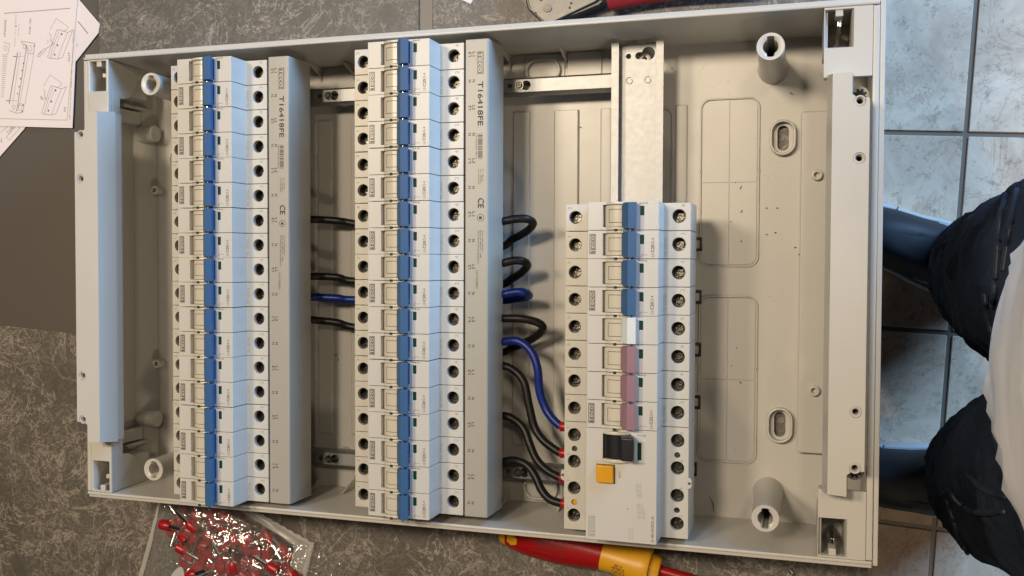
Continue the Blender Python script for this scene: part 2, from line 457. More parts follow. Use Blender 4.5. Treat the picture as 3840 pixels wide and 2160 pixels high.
# corner blocks with pockets + web walls
for sx in (1,-1):
    for sy in (1,-1):
        mb = MB().box(sx*252 if sx>0 else -260.6, sx*279.3, sy*123.4, sy*164.7, 69.5, 73.1)
        x0,x1 = (253.8,267.2) if sx>0 else (-276,-262.9)
        c = MB().prism([(x0,sy*142.2),(x1,sy*142.2),(x1,sy*163.2),(x0,sy*163.2)], 68, 73.6,'z',
                       [(x0-1.6,sy*140.6),(x1+1.6 if sx>0 else x1+0.2,sy*140.6),(x1+1.6 if sx>0 else x1+0.2,sy*163.6),(x0-1.6,sy*163.6)] if True else None)
        cs=[c]
        if sx>0: cs.append(MB().cyl((273.4, sy*114.5+sy*0.0), 5.6, 60, 80))
        o = obj('corner_block', mb, BOXP, box, bevel=0.5, cuts=cs, seg=2)
        # pocket walls
        mb = MB(); xo=x0-1.9; xi=x1+ (1.9 if sx>0 else 1.6)
        mb.box(xo, xo+1.5, sy*141, sy*164, 30, 69.4); mb.box(xi-1.5, xi, sy*141, sy*164, 30, 69.4)
        mb.box(xo+1.6, xi-1.6, sy*140.4, sy*141.9, 30, 69.4); mb.box(xo+0.1, xi-0.1, sy*140.5, sy*164, 28, 30)
        obj('pocket', mb, BOXP, o, bevel=0.3)
        xm = 0.5*(x0+x1)
        mb = MB().box(xm-2.2, xm+2.2, sy*159.4, sy*163.6, 60, 72.4); obj('clip_tab', mb, BOXP, o, bevel=0.5, seg=2)
        if sx>0:
            mb = MB().box(xm-1.1, xm+1.3, sy*153.8, sy*157.6, 38, 70); obj('clip_bar', mb, CHROME, o, bevel=0.5, seg=2)
        else:
            mb = MB().prism([(xm-2.4,60),(xm-2.2,66),(x1-0.3,62),(x1-0.3,55)], sy*152.6, sy*156, 'y'); obj('clip_bar', mb, BOXP, o, bevel=0.6, seg=2, fix=True)
        # web (vertical face under the block, cut away by a curve)
        web = [(164.4,69.3),(124.0,69.3),(124.0,60),(137,60),(137.6,55),(139.5,50),(143,45),(148,42),(153,40),(158,33),(163.6,14)]
        xw = sx*252.4 if sx>0 else -260.5
        mb = MB().prism([(sy*a,b) for a,b in web], xw, xw-sx*0 + (1.8 if sx>0 else -1.8), 'x'); obj('web', mb, BOXP, o, bevel=0.3, fix=True)
# flange panels
for sx in (1,-1):
    yo = 124.8
    pl = [(254,-yo),(268.6,-yo),(268.6,-111.5),(270.5,-109.8),(278.2,-109.2),(278.2,109.2),(270.5,109.8),(268.6,111.5),(268.6,yo),(254,yo)]
    top = [(256.6,-yo+2.4),(267.2,-yo+1.6),(267.2,-110.5),(269.8,-108.4),(276.8,-107.9),(276.8,107.9),(269.8,108.4),(267.2,110.5),(267.2,yo-1.6),(256.6,yo-2.4)]
    mb = MB(); mb.prism([(sx*a,b) for a,b in pl], 73.3, 87.5)
    mb2 = MB(); mb2.prism([(sx*a,b) for a,b in pl], 73.3, 90, 'z', [(sx*a,b) for a,b in top])
    cs=[]
    for y in (106.3,73.4,-73.4,-106.3):
        cs.append(MB().cyl((sx*271.7,y), 3.3, 88.2, 93, n=28)); cs.append(MB().cyl((sx*271.7,y), 1.7, 78, 93, n=20))
    fl = obj('flange_panel', mb2, BOXP, box, bevel=1.1, seg=3, cuts=cs, fix=True)
    obj('flange_skirt', MB().box(sx*254.4, sx*256.4, -123.4, 123.4, 66, 73.2), BOXP, fl, bevel=0.3)
    for y in (106.3,73.4,-73.4,-106.3):
        mb = MB(); mb.ring([(sx*271.7+3.2*math.cos(2*PI*k/28),y+3.2*math.sin(2*PI*k/28)) for k in range(28)],[(sx*271.7+2.2*math.cos(2*PI*k/28),y+2.2*math.sin(2*PI*k/28)) for k in range(28)], 87.9, 89.6)
        obj('screw_collar', mb, BOXP, fl, bevel=0.2, fix=True)
        obj('screw_hole', MB().cyl((sx*271.7,y),1.6,78,79), HOLE, fl)
# star screws in the recess beside the right-hand panel
for sy in (1,-1):
    pts=[]
    for k in range(24):
        r_=4.2 if k%3 else 2.6; pts.append((273.2+r_*math.cos(2*PI*k/24), sy*113.8+r_*math.sin(2*PI*k/24)))
    obj('star_hole', MB().cyl((273.2,sy*113.8),5.4,60,62), BOXP, box)
    obj('star_hole', MB().prism(pts,62.1,62.3), HOLE, box)
# corner posts with key holes
for sx in (1,-1):
    for sy in (1,-1):
        cx,cy=sx*221.3,sy*143.6; n=48
        def circ(r): return [(cx+r*math.cos(2*PI*k/n),cy+r*math.sin(2*PI*k/n)) for k in range(n)]
        def key(r):
            out=[]
            for k in range(n):
                a=2*PI*k/n; x,y=r*math.cos(a),r*math.sin(a)
                if abs(x)<2.2: y=math.copysign(r+1.8,y)
                out.append((cx+x,cy+y))
            return out
        mb=MB(); vs=[]; levels=[(circ(10.2),5),(circ(9.0),22),(circ(8.1),72),(circ(8.4),73.2),(circ(8.2),75),(circ(6.3),75.0),(key(4.6),74.2),(key(4.4),40),(key(4.4),1.2)]
        fs=[]
        for li,(L_,z) in enumerate(levels):
            vs+=[(x,y,z) for x,y in L_]
            if li:
                for k in range(n): j=(k+1)%n; a=(li-1)*n; b=li*n; fs.append((a+k,a+j,b+j,b+k))
        fs.append(tuple(range((len(levels)-1)*n,len(levels)*n)))
        mb.add(vs,fs); obj('post', mb, BOXP, box, smooth=True, fix=True, ang=50)
# small screw bosses and side pipes
for cx,cy in ((-266,70.6),(-265.5,-72),(250.2,71),(250.1,-72)):
    mb=MB(); n=24
    mb.ring([(cx+3.6*math.cos(2*PI*k/n),cy+3.6*math.sin(2*PI*k/n)) for k in range(n)],[(cx+1.7*math.cos(2*PI*k/n),cy+1.7*math.sin(2*PI*k/n)) for k in range(n)],5,14)
    obj('screw_boss', mb, BOXP, box, bevel=0.3, fix=True); obj('screw_hole', MB().cyl((cx,cy),1.6,5.1,8), HOLE, box)
for cy in (116,-117): obj('pipe_boss', MB().cyl((cy,16),6.5,-279,-262,'x',n=32), BOXP, box, bevel=0.5, smooth=True)
# ribbed details on the left end wall
for cy in (146,136,-136,-146): obj('wall_rib', MB().box(-279.3,-272.5,cy-1.2,cy+1.2,14,40), BOXP, box, bevel=0.3)
for cy in (128,-128): obj('wall_rib', MB().box(-279.3,-273.5,cy-5.2,cy+5.2,20,60), BOXP, box, bevel=0.8)
# gussets on the long walls
for sy in (1,-1):
    for cx in (36,78,-118,-90,130):
        obj('gusset', MB().prism([(sy*163.3,5.1),(sy*152,5.1),(sy*157,8),(sy*163.4,26)], cx-0.7, cx+0.7,'x'), BOXP, box, fix=True)
    for x0,x1 in ((47,77),(78.8,104)):
        obj('floor_step', MB().box(x0,x1,sy*137,sy*163.2,5,6.4), BOXP, box, bevel=0.5)
# raised ribs running down the floor between the rows
for x0,x1,h in ((38,51.5,1.6),(69,88,2.2),(-121,-108,1.8),(-93,-84,1.6),(103,112,1.6),(156,165,1.3)):
    obj('floor_rib', MB().prism([(x0,5),(x1,5),(x1-1,5+h),(x0+1,5+h)], -122, 122, 'y'), BOXP, box, bevel=0.4, fix=True)
# side plinth, right
obj('plinth', MB().prism(rrect(240,264,-114.5,113.5,1.5,3),5,11), BOXP, box, bevel=1, seg=2)
# knock-out panels: raised outline, thin parting lines
def knockout(x0,x1,y0,y1):
    xm=(x0+x1)/2; ym=(y0+y1)/2
    o = obj('knockout_panel', MB().prism(rrect(x0+1.8,x1-1.8,y0+1.8,y1-1.8,5.5),5,5.8), BOXP, box, bevel=0, cuts=[MB().box(xm-0.3,xm+0.3,y0,y1,5.1,7), MB().box(x0,x1,ym-0.3,ym+0.3,5.12,7)])
    mb=MB(); mb.ring(rrect(x0,x1,y0,y1,7),rrect(x0+1.0,x1-1.0,y0+1.0,y1-1.0,6.1),5,6.3); obj('knockout_ridge', mb, BOXP, o, bevel=0.25, fix=True)
    mb=MB()
    for x in (x0+0.45,x1-0.45): mb.cyl((x,ym+8),1.0,5.5,6.3,n=12); 
    obj('ejector_nub', mb, BOXP, o, bevel=0.2)
knockout(173.3,213.2,10.0,125.4); knockout(173.3,213.2,-125.4,-10.0)
knockout(113.0,154.5,10,121); knockout(113.0,154.5,-121,-10)
for cy in (96,0,-97):
    n=40; mb=MB(); cx=-242
    mb.ring([(cx+15*math.cos(2*PI*k/n),cy+15*math.sin(2*PI*k/n)) for k in range(n)],[(cx+14.2*math.cos(2*PI*k/n),cy+14.2*math.sin(2*PI*k/n)) for k in range(n)],5,5.8)
    obj('knockout_ring', mb, BOXP, box, fix=True)
for cx,cy,r_ in ((228,71,5.6),(180,142,8),(230,-52,5.2)):
    n=32; mb=MB(); mb.ring([(cx+r_*math.cos(2*PI*k/n),cy+r_*math.sin(2*PI*k/n)) for k in range(n)],[(cx+(r_-.35)*math.cos(2*PI*k/n),cy+(r_-.35)*math.sin(2*PI*k/n)) for k in range(n)],5,5.15)
    obj('moulding_mark', mb, BOXP, box, fix=True)

# ------------------------------------------------------------------ mounting frame (rails)
frame = thing('mounting_frame', 'galvanised steel rail frame screwed into the grey box, carrying the breakers', 'rail frame', (0,0,0))
XR = [-203.5, -55.1, 94.8]
def rail(cx, holes):
    prof=[(-17.5,37),(-17.5,35.9),(-13.6,35.9),(-13.6,28.6),(13.6,28.6),(13.6,35.9),(17.5,35.9),(17.5,37),(12.5,37),(12.5,29.8),(-12.5,29.8),(-12.5,37)]
    cs=[]
    if holes:
        for sy in (1,-1):
            cs+= [MB().cyl((cx-7.2,sy*152.6),1.8,20,40,n=20), MB().cyl((cx+6.2,sy*153.8),4.5,20,40,n=28), MB().prism(rrect(cx-2.6,cx+5,sy*152.6-2.4,sy*152.6+2.4,2.3),20,40)]
            cs+= [MB().cyl((cx-6.3,sy*136),2.6,29.0,40,n=24), MB().cyl((cx+6.3,sy*136),2.6,29.0,40,n=24)]
    mb=MB(); mb.prism([(cx+a,b) for a,b in prof],-161,161,'y')
    o=obj('rail', mb, STEEL, frame, bevel=0.35, cuts=cs, fix=True, seg=2)
    if holes:
        for sy in (1,-1):
            for dx in (-6.3,6.3): obj('rivet', MB().cyl((cx+dx,sy*136-0.3),1.9,28.9,29.9,n=20,r2=1.6), STEEL, o, smooth=True)
    return o
rail(XR[0]+39.9, False); rail(XR[1]+39.9, False); rail(XR[2]+39.6, True)
for sy in (1,-1):
    cs=[]
    for cx in (-95, 54.5): cs.append(MB().cyl((cx,sy*137),3.4,15,40,n=28)); cs.append(MB().cyl((cx-12,sy*137),1.7,15,40,n=20)); cs.append(MB().prism(rrect(cx-6,cx+1,sy*137-2.3,sy*137+2.3,2.2),15,40))
    y0,y1=sy*131,sy*142.8
    mb=MB().prism([(y0,16),(y1,16),(y1,24),(y1-sy*1.2,26.4),(y1-sy*2.4,26.4),(y1-sy*3.2,28.2),(y0+sy*3.2,28.2),(y0+sy*2.4,26.4),(y0+sy*1.2,26.4),(y0,24)] if False else [(y0,18),(y0,26),(y0+sy*1.5,28.2),(y1-sy*1.5,28.2),(y1,26),(y1,18)], -212, 147,'x')
    cr=obj('cross_rail', mb, STEEL, frame, bevel=0.4, cuts=cs, fix=True, seg=2)
    for cx in (-95,54.5):
        sc=obj('screw', MB().cyl((cx-4.6,sy*137),3.0,24,29.4,n=28).cyl((cx-4.6,sy*137),2.4,29.4,30.6,n=28,r2=1.6), SCREW, frame, smooth=True)
        obj('screw_cross', MB().box(cx-6.4,cx-2.8,sy*137-0.4,sy*137+0.4,30.5,30.72).box(cx-5,cx-4.2,sy*137-1.8,sy*137+1.8,30.5,30.75), HOLE, sc)
        obj('spacer', MB().cyl((cx-2,sy*137),5.2,5.1,17.8,n=28), BOXP, frame, smooth=True)
for sy in (1,-1):
    cx=XR[2]+39.6+2.4; n=28
    mb=MB(); mb.ring([(cx+4.2*math.cos(2*PI*k/n),sy*152+4.2*math.sin(2*PI*k/n)) for k in range(n)],[(cx+1.5*math.cos(2*PI*k/n),sy*152+1.5*math.sin(2*PI*k/n)) for k in range(n)],5,22)
    obj('screw_boss', mb, BOXP, box, bevel=0.3, fix=True); obj('screw_hole', MB().cyl((cx,sy*152),1.4,6,12), HOLE, box)

# ------------------------------------------------------------------ circuit breakers
Z0 = 37.0           # things stand on the rail: local z = world z - 37
SH, NO = 75-Z0, 92.6-Z0
MW = 17.6
NL, NR, TW = 18.3, 62.4, 79.8
def pole_housing_mesh(logo=True):
    g=0.17
    prof=[(0,3),(0,SH),(NL,SH),(NL,NO),(NR,NO),(NR+0.6,SH),(TW,SH),(TW,3),(60,0.3),(20,0.3)]
    mb=MB(); mb.prism(prof,-g,-MW+g,'y')
    cs=[MB().cyl((6.4,-8.7),4.15,SH-15,SH+3,n=28), MB().cyl((72.6,-8.5),4.3,SH-15,SH+3,n=28)]
    cs.append(MB().box(NL+9.6,NL+30.2,-1.9,-MW+1.9,NO-5,NO+4))
    cs.append(MB().box(50.9,53.4,-2.9,-8.6,NO-0.8,NO+2))
    return mb,cs
_b = {}
def pole(parent, y, tcol):
    """one 17.6 mm pole of a breaker at local y (top edge)"""
    if 'h' not in _b:
        mb,cs=pole_housing_mesh(); o=obj('pole_housing', mb, CREAM, parent, bevel=0.3, seg=2, cuts=cs, fix=True); _b['h']=o.data
        # screws
        mb=MB().cyl((0,0),3.6,0,3,n=24).cyl((0,0),3.0,3,3.6,n=24,r2=2.4); 
        c=[MB().box(-0.45,0.45,-3,3,2.6,5), MB().box(-2,2,-0.45,0.45,2.6,5)]
        s=obj('terminal_screw', mb, SCREW, parent, bevel=0.12, cuts=c); _b['s']=s.data; bpy.data.objects.remove(s)
        # lever barrel with collars
        n=14
        def arc(r,cx,cz,a0,a1): return [(cx+r*math.cos(math.radians(a0+(a1-a0)*k/n)),cz+r*math.sin(math.radians(a0+(a1-a0)*k/n))) for k in range(n+1)]
        cx,cz=NL+19.4,NO-9.6
        mb=MB()
        mb.prism(arc(10.9,cx,cz,20,160),-2.1,-MW+2.1,'y'); l=obj('lever_barrel', mb, LEVER, parent, bevel=0.2, fix=True, smooth=True); _b['l']=l.data; bpy.data.objects.remove(l)
        mb=MB()
        mb.prism(arc(12.3,cx,cz,48,141),-0.2,-1.85,'y'); mb.prism(arc(12.3,cx,cz,48,141),-MW+0.2,-MW+1.85,'y')
        l=obj('lever_collar', mb, LEVER, parent, bevel=0.35, fix=True, smooth=True, seg=2); _b['c']=l.data; bpy.data.objects.remove(l)
        mb=MB(); A=arc(11.0,cx,cz,70,122); B=arc(10.4,cx,cz,122,70)
        # thin dark outline of the lever seat, following the barrel
        def band(y0,y1,a0,a1):
            a=arc(11.02,cx,cz,a0,a1); k=len(a)
            mb.add([(x,y0,z) for x,z in a]+[(x,y1,z) for x,z in a],[(i,i+1,k+i+1,k+i) for i in range(k-1)])
        band(-4.9,-4.6,75,124); band(-13.0,-12.7,75,124); band(-12.9,-4.7,122.6,124)
        l=obj('lever_outline', mb, SLOT, parent); _b['o']=l.data; bpy.data.objects.remove(l)
        # toggle
        prof=[(38.6,-7.5),(39.6,0.8),(41.6,3.2),(44.7,6.9),(50.0,6.9),(49.6,5.6),(47.6,-1),(46,-7)]
        mb=MB(); mb.prism([(a,b+NO) for a,b in prof],-0.75,-MW+0.75,'y'); 
        mb.box(40,48,-2.6,-MW+2.6,NO-8,NO-1)
        l=obj('toggle', mb, BLUE, parent, bevel=0.18, seg=1, fix=True, ang=25); _b['t']=l.data; bpy.data.objects.remove(l)
        for nm,mt in (('p',PINK),('w',WHITE)):
            d=_b['t'].copy(); d.materials.clear(); d.materials.append(mt); _b['t'+nm]=d
        w_=obj('indicator_window', MB().box(50.95,53.35,-2.95,-8.55,NO-0.95,NO-0.25), GREEN, parent); _b['i']=w_.data; bpy.data.objects.remove(w_)
        w_=obj('link_pin', MB().cyl((45.3,NO+3.6),0.55,-MW-1.2,-MW+1.2,'y',n=12), CHROME, parent, smooth=True); _b['k']=w_.data; bpy.data.objects.remove(w_)
        w_=obj('latch_gap', MB().box(NL+17.2,NL+19.2,-MW-0.8,-MW+0.8,NO+2.3,NO+2.9), SLOT, parent); _b['g']=w_.data; bpy.data.objects.remove(w_)
        o.location=(0,y*S,0)
    else:
        o=bpy.data.objects.new('pole_housing',_b['h']); COL.objects.link(o); o.parent=parent; o.location=(0,y*S,0)
    if 'n' not in _b:
        nn=24; mb=MB()
        def cc(r): return [(r*math.cos(2*PI*k/nn),r*math.sin(2*PI*k/nn)) for k in range(nn)]
        mb.ring(cc(4.08),cc(3.85),-14,-3.2); mb.ring(cc(3.9),cc(3.65),-9.2,-8.2); mb.ring(cc(3.9),cc(3.68),-6.4,-5.9)
        l=obj('dark_clamp_lining', mb, CLAMP, parent, fix=True, smooth=True); _b['n']=l.data; bpy.data.objects.remove(l)  # clamp lining, kept dark to put depth shade into the terminal holes
    def put(nm,key,loc=(0,0,0),rz=0,par=None):
        c=bpy.data.objects.new(nm,_b[key]); COL.objects.link(c); c.parent=par or parent
        c.location=(loc[0]*S,loc[1]*S,loc[2]*S); c.rotation_euler[2]=rz; return c
    for x_,y_ in ((6.4,y-8.7),(72.6,y-8.5)):
        sc_=put('terminal_screw','s',(x_,y_,SH-11.5),R.uniform(0,3)); cl_=put('dark_clamp_lining','n',(x_,y_,SH))
    lb=put('lever_barrel','l',(0,y,0)); put('lever_collar','c',(0,y,0)); put('lever_outline','o',(0,0,0),0,lb)
    put('toggle',{'b':'t','p':'tp','w':'tw'}[tcol],(0,y,0)); put('indicator_window','i',(0,y,0))
    return put

def teco(mb, x, y, z, ang, ln, ht):
    """the maker's word with the bar of the T running over the small letters"""
    a=math.radians(ang); d=Vector((math.cos(a),math.sin(a))); q=Vector((-d.y,d.x))
    def L_(u,v): p=Vector((x,y))+d*u*ln+q*v*ht; return (p.x,p.y)
    mb.stroke([L_(0.0,0.92),L_(1.0,0.92)], ht*0.13, z); mb.stroke([L_(0.11,0.0),L_(0.11,0.9)], ht*0.2, z+0.01)
    p=L_(0.24,0.0); text_mb(mb,'eco',p[0],p[1],z+0.01,ang,ln*0.74,ht*0.70)

def lettering(parent, n, kind):
    pale=MB(); dark=MB(); ink=MB()
    pz=NO+0.05; sz=SH+0.05
    if kind=='2p':
        ys=[0,-MW]; nums=(('3','4'),('1','2'))
    else:
        ys=[0,-MW,-2*MW,-3*MW]; nums=(('N','N'),('5','6'),('3','4'),('1','2'))
    for k,y in enumerate(ys):
        text_mb(pale,nums[k][0],3.6,y-3.6,sz,90,1.6,2.2); text_mb(pale,nums[k][1],76.4,y-2.8,sz,90,1.7,2.6)
    yl=ys[-1]
    if kind=='2p' or kind=='4p':
        yt=ys[0] if kind=='2p' else ys[2]
        ink.stroke([(50.0,yt-1.15),(54.4,yt-1.15)],0.22,pz)
        ink.add([(50.2,yt-1.15,pz+.01),(51.4,yt-0.7,pz+.01),(51.4,yt-1.6,pz+.01),(53.7,yt-1.15,pz+.01),(52.5,yt-0.7,pz+.01),(52.5,yt-1.6,pz+.01)],[(0,2,1),(3,4,5)])
        ink.stroke([(55.0+0.55*math.cos(t*PI/4),yt-1.15+0.55*math.sin(t*PI/4)) for t in range(8)],0.2,pz,closed=True)
        text_mb(ink,'LS-',59.7,yl-16.2,pz,90,2.4,1.7)
        text_mb(dark,'C20' if kind=='2p' else 'C32',59.7,yl-13.6,pz,90,4.6,1.9)
        text_mb(dark,'C20' if kind=='2p' else 'C32',59.8,yl-13.5,pz+.01,90,4.6,1.9)
        text_mb(ink,'/2-4' if kind=='2p' else '/3N-4',59.7,yl-8.7,pz,90,3.7,1.8)
        ink.stroke([(50.8,yl-16.1),(52.2,yl-16.1),(51.7,yl-15.5),(52.8,yl-14.4)],0.18,pz); ink.stroke([(52.6,yl-15.2),(55.8,yl-15.2)],0.18,pz)
        text_mb(pale,'TC 157131' if kind=='2p' else 'TC 157505',65.3,yl-15.8,sz,90,11.5,1.9)
        text_mb(pale,'6000',48.6,yl-14.6,pz,90,2.8,1.0)
        text_mb(pale,'RUBIS',17.2,yl-13.0,sz,90,6.0,1.2) if kind=='2p' else text_mb(pale,'EM/3F',17.2,yl-13.0,sz,90,6.0,1.2)
        p=obj('logo_plate', MB().box(NL+1.2,NL+5.1,yl-2.2,yl-14.7,NO-0.3,NO+0.12), PLATE, parent)
        lm=MB(); lm.stroke([(NL+1.6,yl-2.6),(NL+1.6,yl-14.3),(NL+4.7,yl-14.3),(NL+4.7,yl-2.6)],0.09,NO+0.15,closed=True)
        teco(lm, NL+4.3, yl-13.7, NO+0.16, 90, 10.6, 2.5)
        obj('logo', lm, LEVER, p)
    for o_ in (obj('printed_numbers', pale, INKL, parent), obj('printed_rating', dark, INKD, parent), obj('printed_symbols', ink, INK, parent)): o_['kind']='stuff'

ORD=['topmost','second from the top','third from the top','fourth from the top','fifth from the top','sixth from the top','seventh from the top','eighth from the top','lowest']
proto = thing('circuit_breaker','x','circuit breaker',(0,0,Z0),'two-pole breakers with blue toggles')
for k in range(2):
    put=pole(proto,-k*MW,'b')
put('link_pin','k',(0,0,0)); put('link_pin','k',(0,-MW,0)); put('latch_gap','g',(0,0,0)); put('latch_gap','g',(0,-MW,0))
lettering(proto,2,'2p')
obj('rail_clip', MB().box(77,82.9,-20.5,-30,-7,-4.4), BLACKP, proto, bevel=0.5, cuts=[MB().box(78,81.4,-22.6,-28,-9,0), MB().box(70,79,-24,-26.4,-9,0)])
YT=[156.0,158.6,50.4]
first=True
for r_,(row,cnt) in enumerate((('left',9),('middle',9),('right',2))):
    for k in range(cnt):
        b = proto if first else copy_tree(proto); first=False
        b.location=(XR[r_]*S,(YT[r_]-k*2*MW - (0.0))*S,Z0*S)
        if r_<2:
            nb = 'at its upper end' if k==0 else 'at its lower end' if k==8 else ''
            b['label']='white breaker with two blue toggles, %s in the %s row of nine'%(ORD[k],row)
        else: b['label']='white breaker with two blue toggles, %s in the short right row'%('topmost' if k==0 else 'just above the white toggle')
        b.location.x += R.uniform(-0.00015,0.00015); b.location.z += R.uniform(-0.00012,0.00012); b.rotation_euler[0]=R.uniform(-0.003,0.003)
# four pole breaker with mauve and white toggles
fp4 = thing('circuit_breaker','white breaker with one white and three mauve toggles, above the black switch','circuit breaker',(XR[2],YT[2]-4*MW,Z0))
for k in range(4):
    put=pole(fp4,-k*MW,'w' if k==0 else 'p')
for k in range(3): put('link_pin','k',(0,-k*MW,0)); put('latch_gap','g',(0,-k*MW,0))
put('latch_gap','g',(0,-3*MW,0))
lettering(fp4,4,'4p')
cm=bpy.data.objects['rail_clip'].data
for k in (1,3):
    c=bpy.data.objects.new('rail_clip',cm); COL.objects.link(c); c.parent=fp4; c.location=(0,-(k-1)*MW*S,0)

# residual-current switch
rcd = thing('residual_current_switch','wide white four-pole switch with black lever and yellow test button','safety switch',(XR[2],YT[2]-8*MW,Z0))
WD=4*MW
def up(y): return y+140.8     # measured offsets from the row top
mb=MB().prism([(0,3),(0,SH),(NL,SH),(NL,NO),(NR,NO),(NR+0.6,SH),(TW,SH),(TW,3),(60,0.3),(20,0.3)],-0.15,-WD+0.15,'y')
cs=[]
for y in (-149.3,-166.6,-184.0,-201.7): cs+=[MB().cyl((6.5,up(y)),4.3,SH-15,SH+3,n=28),MB().cyl((72.9,up(y)),4.3,SH-15,SH+3,n=28)]
for y in (-158.4,-193.3): cs+=[MB().cyl((6.7,up(y)),1.9,SH-7,SH+3,n=20),MB().cyl((72.8,up(y)),1.9,SH-7,SH+3,n=20)]
cs.append(MB().box(28.8,46.5,up(-143.6),up(-160.2),NO-7,NO+4)); cs.append(MB().box(25,36.6,up(-163.2),up(-175),NO-3,NO+2)); cs.append(MB().box(50.4,53.0,up(-148.5),up(-159.6),NO-1.5,NO+2))
hs=obj('housing', mb, CREAM, rcd, bevel=0.5, seg=2, cuts=cs, fix=True)
for y in (-149.3,-166.6,-184.0,-201.7):
    for x_ in (6.5,72.9): put('terminal_screw','s',(x_,up(y),SH-9.5),R.uniform(0,3),rcd); put('dark_clamp_lining','n',(x_,up(y),SH),0,rcd)
for x,y,m_ in ((6.7,-158.4,SCREW),(6.7,-193.3,YEL),(72.8,-158.4,SCREW),(72.8,-193.3,SCREW)):
    obj('indicator_pin', MB().cyl((x,up(y)),1.85,SH-6,SH-1.6,n=20), m_, rcd, bevel=0.3)
n=16
def arc(r,cx,cz,a0,a1): return [(cx+r*math.cos(math.radians(a0+(a1-a0)*k/n)),cz+r*math.sin(math.radians(a0+(a1-a0)*k/n))) for k in range(n+1)]
mb=MB().prism(arc(10.0,37.5,NO-6.5,15,165),up(-144.6),up(-158.9),'y'); obj('lever_barrel', mb, BLACKP, rcd, bevel=0.2, smooth=True, fix=True)
mb=MB().prism([(38.5,NO),(40.8,NO+4.2),(42.2,NO+11.2),(49.4,NO+11.2),(49.9,NO+8),(48.2,NO+1.5),(46,NO-3)],up(-144.2),up(-158.3),'y'); obj('toggle', mb, BLACKP, rcd, bevel=0.9, seg=3, fix=True)
mb=MB().prism(arc(12.0,37.4,NO-8.6,46,137),up(-142.3),up(-144.2),'y'); mb.prism(arc(12.0,37.4,NO-8.6,46,137),up(-159.5),up(-161.6),'y'); obj('lever_collar', mb, LEVER, rcd, bevel=0.4, seg=2, smooth=True, fix=True)
tb=obj('test_button', MB().box(25.3,36.0,up(-163.6),up(-174.4),NO-2.5,NO+3.4), YEL, rcd, bevel=0.7, seg=3)
obj('button_mark', MB().stroke([(28.2,up(-171)),(28.2,up(-169.6)),(33,up(-169.6))],0.25,NO+3.42), YELT, tb)
wf=obj('window_frame', MB().box(48.4,55.7,up(-146.8),up(-161.2),NO-0.3,NO+0.5), LEVER, rcd, bevel=0.2, cuts=[MB().box(50.4,53.0,up(-148.5),up(-159.6),NO-2,NO+2)])
obj('indicator_window', MB().box(50.5,52.9,up(-148.6),up(-159.5),NO-1.4,NO-0.6), GREEN, wf)
for x,y,sg in ((-1.1,-176,-1),(80.6,-175.8,1)):
    mb=MB().prism([(x-sg*1.6,up(y)+4),(x+sg*0.6,up(y)+3),(x+sg*1.2,up(y)+2),(x+sg*1.2,up(y)-2),(x+sg*0.6,up(y)-3),(x-sg*1.6,up(y)-4)],SH-1.4,SH+0.25)
    c=obj('lug', mb, CREAM, rcd, bevel=0.2, fix=True); obj('lug_hole', MB().cyl((x+sg*-0.1,up(y)),0.9,SH+0.26,SH+0.3,n=16), HOLE, c)
pz=NO+0.05
p=obj('logo_plate', MB().box(20.0,24.2,up(-196.3),up(-209.2),NO-0.3,NO+0.1), PLATEL, rcd)
lm=MB(); lm.stroke([(20.4,up(-196.8)),(20.4,up(-208.8)),(23.8,up(-208.8)),(23.8,up(-196.8))],0.09,NO+0.13,closed=True); teco(lm,23.4,up(-208.2),NO+0.14,90,11.0,2.6); obj('logo', lm, LEVER, p)
ink=MB(); pale=MB()
text_mb(ink,'TEST',40.3,up(-171.8),pz,90,4.8,1.4)
text_mb(ink,'5-40/4/003-A',61.0,up(-209.6),pz,90,16.0,1.8)
ink.stroke([(50.2,up(-144.2)),(54.4,up(-144.2))],0.25,pz); ink.stroke([(55+0.55*math.cos(t*PI/4),up(-144.2)+0.55*math.sin(t*PI/4)) for t in range(8)],0.2,pz,closed=True)
for i,(s_,x) in enumerate((('In = 40A',51.3),('IEC/EN 61008',52.6),('Un 230/400V',54.0),('Im 500A',55.3))): text_mb(pale,s_,x,up(-195.6),pz,90,9.2 if i<3 else 6,0.95)
pale.stroke([(52.0+1.5*math.cos(t*PI/8),up(-181.2)+1.5*math.sin(t*PI/8)) for t in range(16)],0.25,pz,closed=True)
pale.stroke([(51.2,up(-181.2)),(52.8,up(-181.2))],0.4,pz)
for i,x in enumerate((50.6,51.8,53.0)): text_mb(pale,'IDn 0.3A',x,up(-179.2),pz,90,5.4,0.9)
for x in (46.4,48.2): text_mb(pale,'157225201',x,up(-209.3),pz,90,7.0,0.9)
for y,a,b in ((-145,'7','8'),(-162.4,'5','6'),(-179.8,'3','4'),(-197.2,'1','2')): text_mb(pale,a,3.6,up(y)-0.4,SH+.05,90,1.5,2.0); text_mb(pale,b,76.4,up(y)-0.4,SH+.05,90,1.5,2.2)
for o_ in (obj('printed_small_text', pale, INKL, rcd), obj('printed_text', ink, INK, rcd)): o_['kind']='stuff'
obj('speck', MB().cyl((44.6,up(-190)),0.35,NO+.02,NO+.2,n=8), INKD, rcd)
c=bpy.data.objects.new('rail_clip',cm); COL.objects.link(c); c.parent=rcd; c.location=(-0.002,-0.010,0)

